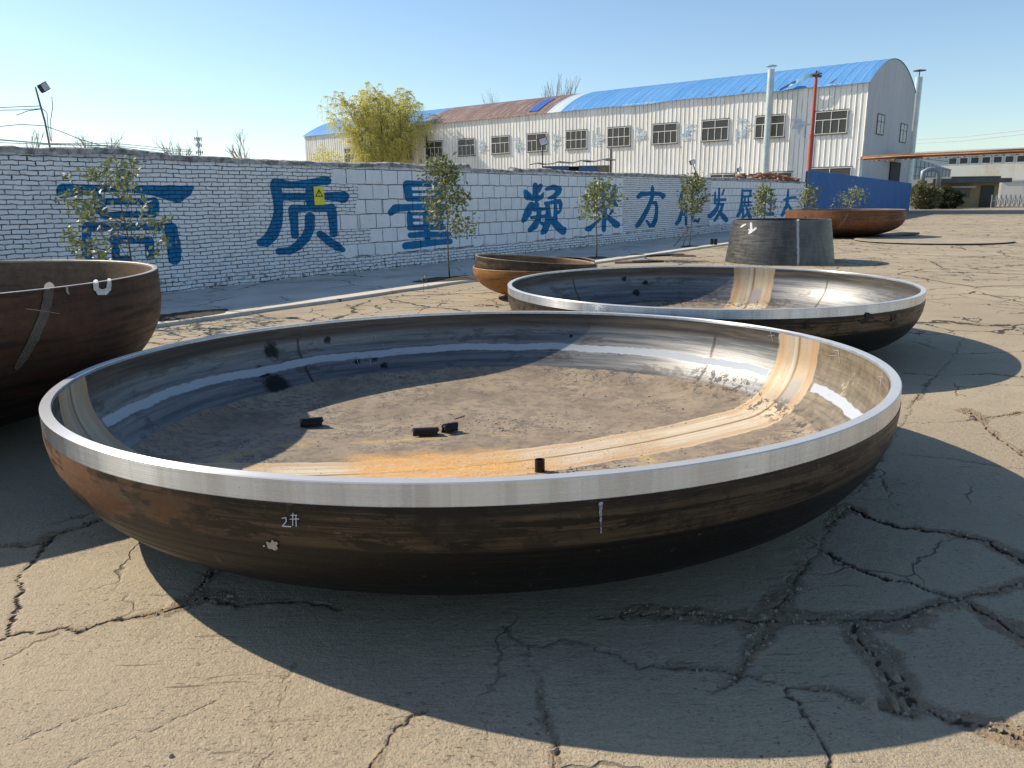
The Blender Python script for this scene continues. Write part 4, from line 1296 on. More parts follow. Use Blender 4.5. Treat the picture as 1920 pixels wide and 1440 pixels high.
marks(cone, ct_, ch, PC, [[(571, 226, 8), (572, 285, 9)], [(556, 296, 7), (604, 262, 8)], [(500, 250, 5), (530, 232, 5)], [(556, 270, 5), (568, 292, 6)]], c8, 2.5, M['chalk'], 'chalk_arrow', 4)


# ------------------------------------------------------------------ small steel on the ground and in the head
def hitfloor(x, y, z=None):
    """local point of head 1 -> world"""
    return head1.rotation_euler.to_matrix() @ Vector((x, y, z)) + head1.location


def offcut(name, label, x, y, z, L, w, hh, rz, curl=0.25):
    m = MB()
    n = 7
    vs = []
    for i in range(n + 1):
        a = -0.8 + 1.6 * i / n
        yy, zz = w * math.sin(a), hh * (math.cos(a) - math.cos(0.8)) / (1 - math.cos(0.8)) * curl + hh * (1 - curl) * (1 - abs(i / n - .35))
        for xx in (-L, L):
            vs += [(xx + random.Random(i * 7 + len(name)).uniform(-.02, .02), yy, max(zz, 0.004)), (xx, yy * .9, max(zz - .02, 0.0))]
    fs = []
    for i in range(n):
        a, b_ = i * 4, (i + 1) * 4
        fs += [(a, b_, b_ + 2, a + 2), (a + 1, a + 3, b_ + 3, b_ + 1), (a, a + 1, b_ + 1, b_), (a + 2, b_ + 2, b_ + 3, a + 3)]
    fs += [(0, 2, 3, 1), (n * 4, n * 4 + 1, n * 4 + 3, n * 4 + 2)]
    m.add(vs, fs)
    o = m.build(name, M['scale_metal'])
    o.location = hitfloor(x, y, z)
    o.rotation_euler = (0, 0, rz)
    return tag(o, label, 'steel offcut', 'offcuts lying in the largest head')


offcut('steel_offcut', 'black steel offcut lying alone on the head floor at the shadow edge', -1.25, 0.53, 0.085, 0.075, 0.06, 0.085, 0.25)
offcut('steel_offcut', 'jagged black offcut on the head floor, left of the touching pair', -0.41, 0.36, 0.055, 0.085, 0.055, 0.07, 0.1)
offcut('steel_offcut', 'black offcut on the head floor, right of the touching pair', -0.245, 0.42, 0.055, 0.05, 0.05, 0.085, 0.5)
o = offcut('steel_sliver', 'thin rusty sliver of steel lying behind the pair of offcuts', -0.20, 0.80, 0.06, 0.05, 0.012, 0.016, 0.9)
o.data.materials[0] = M['rustplate']
t = hitfloor(0.36, -0.47, 0.052)
stub = empty('pipe_stub', 'short black upright pipe stub standing on the orange rust strip inside the head', 'pipe', t)
m = MB()
m.lathe([(.030, 0), (.030, .085), (.024, .085), (.024, .01), (0.0001, .01)], 28)
m.build('tube', M['scale_metal'], stub, True, angle=30)
fm = MB()
rs = np.random.default_rng(5)
for k in range(420):
    if k < 120:
        x, y = rs.normal(0.55, .16), rs.normal(-.50, .05)
    elif k < 330:
        x, y = rs.normal(0.1, .40), rs.normal(.60, .16)
    else:
        x, y = rs.uniform(-1.5, 1.5), rs.uniform(-.5, 1.4)
    z = 0.052 + 0.022 * (x * x + y * y)
    s = rs.uniform(.006, .02)
    a = rs.uniform(0, 6.28)
    c_, s_ = math.cos(a) * s, math.sin(a) * s
    P = hitfloor(x, y, z)
    e = rs.uniform(.002, .009)
    fm.add([(P.x - c_, P.y - s_, P.z), (P.x + s_ * .5, P.y - c_ * .5, P.z + e), (P.x + c_, P.y + s_, P.z + .001), (P.x - s_ * .5, P.y + c_ * .5, P.z + e * .3)], [(0, 1, 2, 3)])
fm.build('scale_flakes', M['scale_metal'], kind='stuff')['label'] = 'loose flakes of mill scale scattered on the head floor'

# plates and scraps further back
px_, py_ = ground(1745, 452)
pl = MB()
pl.lathe([(0.001, .028), (2.2, .032), (2.55, .055), (2.552, .045), (2.2, .018), (0.001, .014)], 120)
o = pl.build('steel_disc', plain('dusty_plate', (.36, .30, .22), .8, .1, .3, 2, .3), None, True, angle=20)
o.location = (px_, py_, 0)
tag(o, 'large thin flat steel disc lying on the concrete right of the cone', 'steel plate')
a, b_ = at(1640, 444, 30.2), at(1724, 439.5, 32.2)  # black slab models the far head's cast shadow plus a thin plate
m = MB()
m.add([(a.x, a.y, .02), (b_.x, b_.y, .03), (b_.x - .1, b_.y + 1.2, .05), (a.x, a.y + 1.4, .03), (a.x, a.y, .05), (b_.x, b_.y, .115), (b_.x - .1, b_.y + 1.2, .09), (a.x, a.y + 1.4, .05)],
      [(0, 3, 2, 1), (4, 5, 6, 7), (0, 1, 5, 4), (1, 2, 6, 5), (2, 3, 7, 6), (3, 0, 4, 7)])
tag(m.build('plate_shadow_strip', M['scale_metal']), 'black strip under the far rusty head, standing for its shadow and a thin steel plate', 'steel plate')
scr = [(1182, 493, .9, .35, .02, 'brown scrap plate nearest the camera in the scatter by the kerb'), (1213, 492, .85, .28, .035, 'dark scrap plate second from the left in the scatter by the kerb'), (1245, 480, 1.3, .25, .03, 'long dark scrap plate furthest back in the scatter by the kerb'),
       (1192, 481, .45, .2, .05, 'short dark scrap plate at the kerb edge behind the small black head'), (1282, 480.5, .7, .22, .02, 'narrow scrap plate at the right end of the scatter by the kerb')]
for i, (px, py, lx, ly, th, lab) in enumerate(scr):
    x, y = ground(px, py)
    m = MB()
    rs_ = random.Random(i)
    c = [(-lx / 2, -ly / 2 + rs_.uniform(-.05, .05)), (lx / 2, -ly / 2 + rs_.uniform(-.06, .06)), (lx / 2 - rs_.uniform(0, .2), ly / 2), (0, ly / 2 + .08), (-lx / 2 + rs_.uniform(0, .2), ly / 2)]
    m.add([(a, b2, 0.012) for a, b2 in c] + [(a, b2, th + .012) for a, b2 in c], [(4, 3, 2, 1, 0), (5, 6, 7, 8, 9)] + [(k, (k + 1) % 5, 5 + (k + 1) % 5, 5 + k) for k in range(5)])
    o = m.build('scrap_plate', M['rustplate'] if i in (0, 4) else M['scale_metal'])
    o.location = (x, y, 0)
    o.rotation_euler.z = rs_.uniform(-.3, .5)
    tag(o, lab, 'steel plate', 'scrap plates by the kerb')
for px, lab in ((1334.5, 'black pipe stub standing left of its twin on the pavement near the cone'), (1341.5, 'black pipe stub standing right of its twin on the pavement near the cone')):
    x, y = ground(px, 461.5)
    m = MB()
    m.lathe([(.055, 0), (.055, .2), (.045, .2), (.045, .02), (.001, .02)], 20)
    o = m.build('pipe_stub', M['scale_metal'], None, True, angle=30)
    o.location = (x, y, 0.05)
    tag(o, lab, 'pipe', 'pipe stubs on the pavement')


# ------------------------------------------------------------------ plants
def leaves_mesh(name, P, Dn, size, mat, parent, rs, wid=0.42, fold=0.25):
    """one folded diamond (two quads) per leaf"""
    n = len(P)
    Dn = Dn / np.linalg.norm(Dn, axis=1, keepdims=True)
    a = rs.normal(size=(n, 3))
    sd = np.cross(Dn, a)
    sd /= np.linalg.norm(sd, axis=1, keepdims=True) + 1e-9
    nn = np.cross(sd, Dn)
    L = (size * rs.uniform(.65, 1.25, n))[:, None]
    W = L * wid * .5
    base, tip = P, P + Dn * L - nn * L * .12
    mid = P + Dn * L * .5
    l1, r1 = mid + sd * W + nn * W * fold, mid - sd * W + nn * W * fold
    V = np.stack([base, l1, tip, r1, mid], 1).reshape(-1, 3)
    o = np.arange(n)[:, None] * 5
    Fq = np.concatenate([o + np.array([[0, 4, 2, 1]]), o + np.array([[0, 3, 2, 4]])])
    return mesh_np(name, V, Fq, mat, parent)


def sapling(label, x, y, h, rad, seed, crown0=0.42, nb=16, leaves=480, lsize=.11, mat=None, stakes=False, z0=0.05, name='sapling', trunk_r=.018, lean=(0.05, 0.0), clump=.14, group='young trees along the wall', droop=0.25, bias=0.0):
    rs = np.random.default_rng(seed)
    t = empty(name, label, 'tree', (x, y, z0), 0, group)
    m = MB()
    tr = []
    for i in range(9):
        q = i / 8
        tr.append(Vector((lean[0] * h * q + math.sin(q * 5 + seed) * .02 * h * q, lean[1] * h * q + math.cos(q * 4 + seed) * .018 * h * q, h * .97 * q - .03)))
    m.tube(tr, [trunk_r * (1 - .75 * i / 8) for i in range(9)], 7)
    tips = []
    for b in range(nb):
        q = crown0 + (0.98 - crown0) * ((b + .5) / nb)
        a = b * 2.4 + seed + rs.uniform(-.5, .5)
        f = q * 8
        i = min(int(f), 7)
        p0 = tr[i].lerp(tr[i + 1], f - i)
        env = math.sin(math.pi * min(1, (q - crown0) / (1 - crown0) * .72 + .28)) ** .6
        L = rad * env * rs.uniform(.55, 1.1)
        pts = [p0]
        d = Vector((math.cos(a) + bias, math.sin(a), rs.uniform(.2, .8)))
        for k in range(4):
            d = (d + Vector((rs.uniform(-.25, .25), rs.uniform(-.25, .25), rs.uniform(-.05, .25)))).normalized()
            pts.append(pts[-1] + d * L / 4)
        m.tube(pts, [trunk_r * .38 * (1 - .2 * k) for k in range(5)], 4)
        tips += [(pts[-1], d, 1.0), (pts[3], d, .6), (pts[2], d, .35)]
        for k in range(2):
            d2 = (d + Vector((rs.uniform(-.9, .9), rs.uniform(-.9, .9), rs.uniform(-.3, .7)))).normalized()
            e = pts[2 + k] + d2 * L * .45
            m.tube([pts[2 + k], e], [trunk_r * .2, trunk_r * .12], 3)
            tips.append((e, d2, .8))
    tips.append((tr[-1], Vector((0, 0, 1)), 1.0))
    m.build('trunk', M['bark'], t, True)
    w = np.array([q[2] for q in tips])
    ch = rs.choice(len(tips), leaves, p=w / w.sum())
    P = np.array([tuple(tips[i][0]) for i in ch]) + rs.normal(size=(leaves, 3)) * clump * .55
    Dn = np.array([tuple(tips[i][1]) for i in ch]) * .6 + rs.normal(size=(leaves, 3)) * .75 + np.array([0, 0, -droop])
    leaves_mesh('crown', P, Dn, lsize, mat or M['leaf'], t, rs, .52)
    if stakes:
        for dx in (-.55, -.25):
            k = MB()
            k.tube([(dx, -.1, 0), (-.05, 0, .62 * h * .45)], .012, 5)
            k.build('stake', M['bark'], t)
    return t


TL = 2.95
sapling('nearest young glossy leaved tree with scattered leaf clusters before the first blue character', -5.42, 11.1, 2.06, 1.0, 11, .26, 22, 820, .095, clump=.085, lean=(-.06, 0), bias=-.55)
sapling('young tree with a drooping crown standing in soil before the third blue character', -1.28, 16.1, 2.42, .62, 5, .36, 22, 1250, .10, mat=M['leaf_dull'], clump=.17, lean=(-.03, 0), droop=.5)
sapling('slim young tree with round yellow green crown on a bare stem, before the fifth character', 2.38, 21.3, 1.98, .56, 8, .52, 20, 620, .125, clump=.18, lean=(.0, 0))
sapling('young tree propped by two thin stakes before the seventh blue character', 5.98, 25.8, 2.28, .56, 14, .42, 22, 680, .13, mat=M['leaf_dull'], clump=.18, stakes=True, lean=(.03, 0))
sapling('pale leaved young tree before the ninth character, its foot hidden by the cone', 9.95, 31.1, 1.95, .55, 21, .35, 18, 520, .135, mat=M['leaf_dull'], clump=.18)
sapling('sparse young tree at the far right end of the painted wall', 13.75, 36.3, 1.95, .5, 23, .35, 18, 380, .145, mat=M['leaf_dull'], clump=.2)
sapling('thin almost leafless shrub before the blue fence', 17.5, 41.5, 1.75, .55, 31, .25, 16, 90, .12, mat=M['leaf_dull'], clump=.16)
sapling('leafier small tree right of the leafless shrub before the blue fence', 19.6, 44.6, 1.9, .75, 33, .4, 20, 360, .15, clump=.25)
sapling('tiny leafless seedling growing at the kerb in front of the wall', *ground(794, 548), .34, .1, 41, .3, 7, 14, .05, name='seedling', trunk_r=.005, z0=0, clump=.03)
soil_patch(-4.85, 11.1, .75, .34, WALL_AZ, 1)
soil_patch(-1.22, 16.05, .85, .42, WALL_AZ - .3, 2)
soil_patch(2.38, 21.3, .4, .25, WALL_AZ, 3)
soil_patch(5.98, 25.8, .5, .25, WALL_AZ, 4)


def bare_tree(label, x, y, z0, h, seed, spread=.5, group='bare trees on the horizon', r0=.014, fan=3, depth=5, name='bare_tree'):
    rs = random.Random(seed)
    t = empty(name, label, 'tree', (x, y, z0), 0, group)
    tm, cmb = MB(), MB()

    def grow(p, d, L, r, lev):
        q = p + d * L
        r = max(r, .02)
        (tm if lev == 0 else cmb).tube([p, q], [r, r * .7], 4 if lev < 2 else 3, caps=False)
        if lev >= depth:
            return
        for k in range(fan if lev else fan + 1):
            nd = (d + Vector((rs.uniform(-1, 1) * spread, rs.uniform(-1, 1) * spread, rs.uniform(0, .45)))).normalized()
            grow(p + d * L * rs.uniform(.55, 1), nd, L * rs.uniform(.6, .85), r * .62, lev + 1)
    grow(Vector((0, 0, 0)), Vector((0, 0, 1)), h * .27, h * r0, 0)
    tm.build('trunk', M['bare'], t)
    cmb.build('crown', M['bare'], t)
    return t


for px, py, Y, h, sd, lab in ((330, 252, 120, 11.5, 3, 'wide bare fan shaped tree on the horizon left of the pylon'), (192, 255, 120, 11, 5, 'bare tree on the horizon right of the lamp post'), (465, 258, 110, 10.5, 7, 'bare tree on the horizon right of the pylon'),
                              (52, 250, 130, 12, 9, 'faint bare tree on the horizon left of the lamp post'), (148, 262, 150, 12, 10, 'low bare tree on the horizon just right of the lamp post')):
    p = at(px, py, Y)
    bare_tree(lab, p.x, Y, 0, p.z * 1.42, sd, .55, depth=4, fan=3)

# ------------------------------------------------------------------ the factory hall
FD = np.array([-0.78260816, 0.62251464])
FN = np.array([-FD[1], FD[0]])                       # outward, towards the camera  (-.62,-.78)
FC = np.array([30.1, 67.56])
FAZ = math.atan2(-FD[1], -FD[0])                     # local +x runs to the right, so u = -x
hall = empty('factory_hall', 'long pale corrugated factory hall with an arched blue roof behind the wall', 'factory', (FC[0], FC[1], 0), FAZ)
# local frame: x to the right (u = -x), -y towards the camera, y into the hall
EAVE, RISE, HALF, WID, LEN = 10.9, 2.75, 9.2, 17.2, 76.0
REAR = EAVE + RISE * (1 - ((WID - HALF) / HALF) ** 2)


def sheet_mat(name, c0, c1, line=(.10, .09, .08), axis='x', pitch=.45, stain=True):
    b = B(name)
    v = b.obj()
    x, y, z = b.xyz(v)
    a = x if axis == 'x' else y
    pn = b.noise(b.vec(b.m('FLOOR', a / (pitch * 2)), 0.0, 0.0), 3.7, 0)
    m_ = b.noise(b.vec(a * .8, z * .2, 0.0), 1.0, 4, .65)
    st_ = b.noise(b.vec(a * 3.0, z * .22, 0.0), 1.0, 5, .7)
    f = b.noise(v, 6, 4, .7)
    col = b.mix(b.ss(m_ * .5 + pn * .5, .3, .7), c0, c1)
    if stain:
        col = b.mix(b.ss(st_, .5, .72) * .5, col, tuple(c * .55 for c in (c0[0], c0[1] * .93, c0[2] * .8)))
        col = b.mix(b.ss(f, .6, .75) * .25, col, (.25, .2, .15))
    ln = b.ss(b.m('PINGPONG', a + b.noise(v, .8, 2) * .05, pitch / 2), .034, .012) * b.ss(b.noise(b.vec(b.m('ROUND', a / pitch), z * .15, 0.0), 2.3, 2), .36, .52, .12, 1.0)
    col = b.mix(ln * .85, col, line)
    return b.done(col, .6, .05, b.bump(f, .01, .3), .3)


M['sheet'] = sheet_mat('white_corrugated_sheet', (.76, .745, .70), (.88, .865, .82))
M['gable'] = sheet_mat('grey_gable_sheet', (.42, .43, .45), (.50, .51, .53), (.3, .3, .31), 'y', .9)


def corr(m, n, x0, x1, z0, z1, y, pitch=.45, dep=.026, axis='x'):
    k = int((x1 - x0) / pitch)
    xs = []
    for i in range(k + 1):
        b0 = x0 + i * pitch
        xs += [(b0, 0), (b0 + pitch * .62, 0), (b0 + pitch * .72, -dep), (b0 + pitch * .9, -dep)]
    xs = [(min(a, x1), d) for a, d in xs]
    vs = []
    for a, d in xs:
        vs += [(a, y + d, z0), (a, y + d, z1)] if axis == 'x' else [(y - d, a, z0), (y - d, a, z1)]
    m.add(vs, [(2 * i, 2 * i + 2, 2 * i + 3, 2 * i + 1) for i in range(len(xs) - 1) if xs[i + 1][0] > xs[i][0]])


m = MB()
corr(m, 0, -LEN, 0, 0, EAVE, 0)
m.build('front_wall', M['sheet'], hall)
m = MB()
m.add([(0, WID, 0), (-LEN, WID, 0), (-LEN, WID, REAR - .05), (0, WID, REAR - .05)], [(0, 1, 2, 3)])
m.build('rear_wall', M['sheet'], hall)



def arch(t, zo=0.0):
    """t from 0 (front eave) to 1 (rear eave) -> (y, z)"""
    y = -.22 + (WID + .3) * t
    return y, EAVE + RISE * (1 - ((y - HALF) / HALF) ** 2) + zo


NA = 40
for x0_, name in ((0, 'gable_wall'), (-LEN, 'rear_gable_wall')):
    m = MB()
    vs = [(x0_, 0, 0)] + [(x0_, WID * i / NA, EAVE + RISE * (1 - ((WID * i / NA - HALF) / HALF) ** 2) - .05) for i in range(NA + 1)] + [(x0_, WID, 0)]
    m.add(vs, [tuple(range(len(vs))) if x0_ == 0 else tuple(range(len(vs) - 1, -1, -1))])
    m.build(name, M['gable'], hall)


def roof_mat(name, c0, c1, c2, k=.5):
    b = B(name)
    v = b.obj()
    x, y, z = b.xyz(v)
    n = b.noise(b.vec(x * .7, y * .12, 0.0), 1.0, 4, .65)
    n2 = b.noise(b.vec(x * 4.0 + y * .6, y * .3, 0.0), 1.0, 4, .7)
    f = b.noise(v, 4, 4, .7)
    col = b.mix(b.ss(n, .3, .7), c0, c1)
    col = b.mix(b.ss(n2 * .6 + f * .4, .5, .64) * k, col, c2)
    return b.done(col, .45, .1, None, .4)


M['roofblue'] = roof_mat('blue_roof_sheet', (.085, .26, .56), (.13, .335, .63), (.20, .40, .64), .6)
M['roofrust'] = roof_mat('rusted_roof_sheet', (.15, .082, .062), (.27, .165, .12), (.46, .42, .37), .85)
M['roofpale'] = roof_mat('pale_roof_sheet', (.45, .56, .62), (.6, .68, .70), (.4, .5, .55), .4)


def roof(u0, u1, mat, name='roof', pitch=.8, wav=0.0):
    m = MB()
    xs = []
    u = u0
    while u < u1 - 1e-6:
        for d, zz in ((0, 0), (.72 * pitch, 0), (.80 * pitch, .02), (.92 * pitch, .02)):
            if u + d <= u1:
                xs.append((-(u + d), zz))
        u += pitch
    xs.append((-u1, 0))
    na = 30
    vs = []
    for x, zz in xs:
        for i in range(na + 1):
            y, z = arch(i / na, zz)
            if i == 0 and wav:
                z += wav * (float(vnoise(np.array(x), np.array(0.), .45, 13)) - .5)
                y += -wav * .4 * float(vnoise(np.array(x), np.array(3.), .6, 14))
            vs.append((x, y, z))
    k = na + 1
    m.add(vs, [(i * k + j, i * k + j + 1, (i + 1) * k + j + 1, (i + 1) * k + j) for i in range(len(xs) - 1) for j in range(na)])
    return m.build(name, mat, hall)


roof(-.06, 31.2, M['roofblue'], wav=.22)
roof(31.2, 33.0, M['roofpale'])
roof(33.0, 52.2, M['roofrust'])
roof(52.2, LEN + .3, M['roofblue'])
# blue patch sheet let into the rusty part
m = MB()
na = 30
for u0, u1, i0, i1 in ((34.6, 36.0, 1, 7),):
    for j in range(i0, i1):
        (ya, za), (yb, zb) = arch(j / na, .085), arch((j + 1) / na, .085)
        m.add([(-u0, ya, za), (-u0, yb, zb), (-u1, yb, zb), (-u1, ya, za)], [(0, 1, 2, 3)])
m.build('roof_patch', plain('deep_blue_sheet', (.03, .10, .40), .5), hall)
# torn flashing that curls off the eave near the flue
m = MB()
vs = []
for i in range(9):
    u = 4.0 + i * .42
    q = i / 8
    zz = EAVE + .75 - 1.0 * q ** 1.3
    vs += [(-u, -.5 - .25 * math.sin(q * 3), zz), (-u, -.42 - .2 * math.sin(q * 3), zz + .38 * (1 - q * .4))]
m.add(vs, [(2 * i, 2 * i + 1, 2 * i + 3, 2 * i + 2) for i in range(8)])
m.build('loose_flashing', plain('faded_teal_sheet', (.10, .27, .36), .5), hall)
m = MB()
for u, L in ((29.8, .9), (14.3, 1.0), (10.2, 1.2), (11.0, .7), (3.2, .9)):
    if L:
        m = MB()
        m.add([(-u, -.34, EAVE + .02), (-u + .30, -.34, EAVE + .06), (-u + L * .75, -.12, EAVE + .55)], [(0, 1, 2)])
        m.build('torn_edge', M['dark_metal'], hall)

# windows
M['frame'] = plain('cream_window_frame', (.78, .76, .70), .6, 0, .25, 2)
b = B('dusty_glass')
v = b.obj()
n = b.noise(v, .6, 3)
M['glass'] = b.done(b.mix(n, (.035, .034, .030), (.08, .078, .07)), .3, 0, None, .5)
M['frame_dark'] = plain('window_reveal', (.12, .11, .10), .8)


def hall_window(u0, z0, w, hh, style, skew=0.0):
    f = MB()
    y = -.085
    x0, x1 = -u0 - w, -u0
    zt = z0 + hh
    t = .05
    f.box(x0, x1, y - .03, y, zt - t, zt)
    f.box(x0, x1, y - .03, y, z0, z0 + t)
    f.box(x0, x0 + t, y - .03, y, z0 + t, zt - t)
    f.box(x1 - t, x1, y - .03, y, z0 + t, zt - t)
    zb = z0 + hh * (.62 if style == 0 else .5)
    f.box(x0 + t, x1 - t, y - .03, y, zb - t * .6, zb + t * .6)
    for q in ((.25, .5, .75)):
        xx = x0 + w * q
        f.box(xx - t * .5, xx + t * .5, y - .027, y, z0 + t, (zb - t * .6))
        if style == 1 or q == .5:
            f.box(xx - t * .5, xx + t * .5, y - .027, y, zb + t * .6, zt - t)
    w_ob = f.build('window', M['frame'], hall)
    g = MB()
    g.box(x0 + .01, x1 - .01, y + .004, y + .03, z0 + .01, zt - .01)
    g.build('pane', M['glass'], w_ob)
    d = MB()
    d.box(x0 - .06, x1 + .06, y + .01, y + .032, zt + .0005, zt + .09)
    d.box(x0 - .06, x0 - .0005, y + .01, y + .032, z0, zt)
    d.box(x0 - .06, x1 + .06, y - .05, y + .032, z0 - .1, z0 - .0005)
    d.build('surround', M['frame_dark'], w_ob)


for k in range(13):
    hall_window(1.50 + 5.25 * k + (.1 if k else 0), 6.85, 2.68, 1.87, 1 if k in (4, 5) else 0)
for k in (1, 2, 3):                                       # lower row, just clearing the wall top
    hall_window(1.6 + 5.25 * k - 1.0, 2.0, 2.6, 1.75, 0)
hall_window(.8, 2.0, 3.6, 2.0, 0)

# faded light blue characters between the windows (no longer legible)
M['faded'] = plain('faded_blue_paint', (.50, .60, .68), .7, 0, .25, 4)
rs = random.Random(12)
for u, zc_ in ((6.39, 7.72), (11.78, 7.84), (17.13, 7.75), (22.4, 7.85), (27.6, 7.85), (32.81, 7.75), (38.1, 7.75), (43.4, 7.7)):
    m = MB()
    used = []
    for k in range(15):
        cx, cz = rs.uniform(-.5, .5), rs.uniform(-.75, .75)
        if rs.random() < .6:
            wx, wz = rs.uniform(.2, .5), rs.uniform(.04, .07)
        else:
            wx, wz = rs.uniform(.04, .07), rs.uniform(.25, .5)
        y = -.05 - .003 * (k + 1)
        m.add([(-u + cx - wx, y, zc_ + cz - wz), (-u + cx + wx, y, zc_ + cz - wz), (-u + cx + wx, y, zc_ + cz + wz), (-u + cx - wx, y, zc_ + cz + wz)], [(0, 1, 2, 3)])
    m.build('faded_character', M['faded'], hall).location.x = .95

# gable windows, canopy, opening
for y0, z0, w, hh in ((3.5, 6.85, 2.4, 1.75), (12.3, 6.6, 2.6, 1.75)):
    m = MB()
    m.box(.02, .07, y0, y0 + w, z0, z0 + .07); m.box(.02, .07, y0, y0 + w, z0 + hh - .07, z0 + hh)
    m.box(.02, .07, y0, y0 + .07, z0 + .07, z0 + hh - .07); m.box(.02, .07, y0 + w - .07, y0 + w, z0 + .07, z0 + hh - .07)
    m.box(.02, .066, y0 + w * .5, y0 + w * .5 + .05, z0 + .07, z0 + hh - .07)
    m.box(.02, .062, y0 + .07, y0 + w - .07, z0 + hh * .62, z0 + hh * .62 + .05)
    wo = m.build('gable_window', M['frame_dark'], hall)
    g = MB()
    g.box(.015, .045, y0 + .06, y0 + w - .06, z0 + .06, z0 + hh - .06)
    g.build('pane', plain('grey_glass', (.30, .31, .33), .35), wo)
m = MB()
m.box(.02, .12, 9.6, 13.6, 0, 4.7)
m.build('gable_opening', plain('dark_opening', (.03, .032, .035), .8), hall)
m = MB()
m.box(.12, 2.0, 7.0, 13.6, 5.05, 5.12)
m.box(1.9, 2.0, 7.0, 13.6, 5.121, 5.3)
m.build('canopy', M['dark_metal'], hall)
m = MB()
m.tube([(-51.4, -.25, 5.5), (-51.4, -.25, 9.6)], .09, 6)
m.build('vent_pipe', M['dark_metal'], hall)


def hallpt(u, off, z=0):
    return Vector((FC[0] + FD[0] * u + FN[0] * off, FC[1] + FD[1] * u + FN[1] * off, z))


M['galv'] = plain('galvanised_duct', (.52, .58, .58), .4, .35, .2, 1.5)
t = empty('exhaust_flue', 'tall galvanised exhaust flue with a flat rain cap against the factory front', 'chimney', hallpt(8.1, .8), 0, 'exhaust flues')
m = MB()
m.lathe([(.29, 0), (.29, 3.0), (.31, 3.0), (.31, 3.06), (.29, 3.06), (.29, 6), (.31, 6), (.31, 6.06), (.29, 6.06), (.29, 9.2), (.31, 9.2), (.31, 9.26), (.29, 9.26), (.29, 12.55), (.25, 12.55), (.25, 12.3)], 28)
m.build('pipe', M['galv'], t, True, angle=30)
m = MB()
m.lathe([(.001, 12.98), (.48, 12.84), (.48, 12.80), (.001, 12.86)], 24)
for k in range(3):
    m.tube([(.27 * math.cos(k * 2.1), .27 * math.sin(k * 2.1), 12.4), (.3 * math.cos(k * 2.1), .3 * math.sin(k * 2.1), 12.84)], .02, 4)
m.build('rain_cap', M['galv'], t)
q = at(1702, 345, 82.4)
t = empty('exhaust_flue', 'slender galvanised flue at the far right corner of the factory gable', 'chimney', (q.x, q.y, 0), 0, 'exhaust flues')
m = MB()
m.lathe([(.36, 0), (.36, 13.2), (.3, 13.2), (.3, 12.9)], 24)
m.build('pipe', M['galv'], t, True, angle=30)
m = MB()
m.lathe([(.001, 13.95), (.6, 13.85), (.6, 13.8), (.001, 13.85)], 20)
m.tube([(0, 0, 12.9), (0, 0, 13.82)], .05, 5)
m.build('rain_cap', M['dark_metal'], t)

# red pole at the wall end
M['redpaint'] = plain('faded_red_paint', (.42, .085, .055), .6, .1, .35, 1.2)
q = at(1515, 345, 46.9)
t = empty('red_pole', 'tall red painted steel pole with a small black crossarm at the wall end', 'pole', (q.x, q.y, 0))
m = MB()
zt_ = at(1533, 141, 46.9).z
m.lathe([(.14, 0), (.135, 5.0), (.15, 5.0), (.15, 5.15), (.105, 5.15), (.085, zt_)], 18)
m.build('mast', M['redpaint'], t, True, angle=30)
m = MB()
m.box(-.35, .40, -.05, .05, zt_ - .1, zt_ + .02, mat=Matrix.Rotation(.5, 4, 'Z'))
m.box(-.1, .12, -.30, .32, zt_ + .021, zt_ + .09, mat=Matrix.Rotation(.5, 4, 'Z'))
m.tube([(0, 0, zt_ - .3), (0, 0, zt_ + .25)], .05, 5)
m.build('crossarm', M['dark_metal'], t)

# blue sheet fence continuing the wall line
A, Bp = wallpt(33.6, 0.05), Vector((39.3, 77.0, 0))
fa = math.atan2(Bp.y - A.y, Bp.x - A.x)
FL = (Bp - A).length
fence = empty('sheet_fence', 'deep blue sheet metal fence continuing the painted wall', 'fence', A, fa)
m = MB()
k = int(FL / .3)
vs = []
for i in range(k + 1):
    x = i * FL / k
    top = 3.12 - .42 * x / FL
    for dx, dy in ((0, 0), (.18, 0), (.21, -.04), (.28, -.04)):
        vs += [(min(x + dx, FL), dy, 0.0), (min(x + dx, FL), dy, top)]
m.add(vs, [(2 * i, 2 * i + 2, 2 * i + 3, 2 * i + 1) for i in range(len(vs) // 2 - 1)])
m.build('panel', plain('blue_fence_paint', (.012, .145, .41), .5, 0, .18, .6), fence)
for i in range(9):
    x = FL * i / 8
    m = MB()
    m.box(x - .05, x + .05, .02, .12, 0, 3.05 - .42 * i / 8)
    m.build('post', M['dark_metal'], fence)

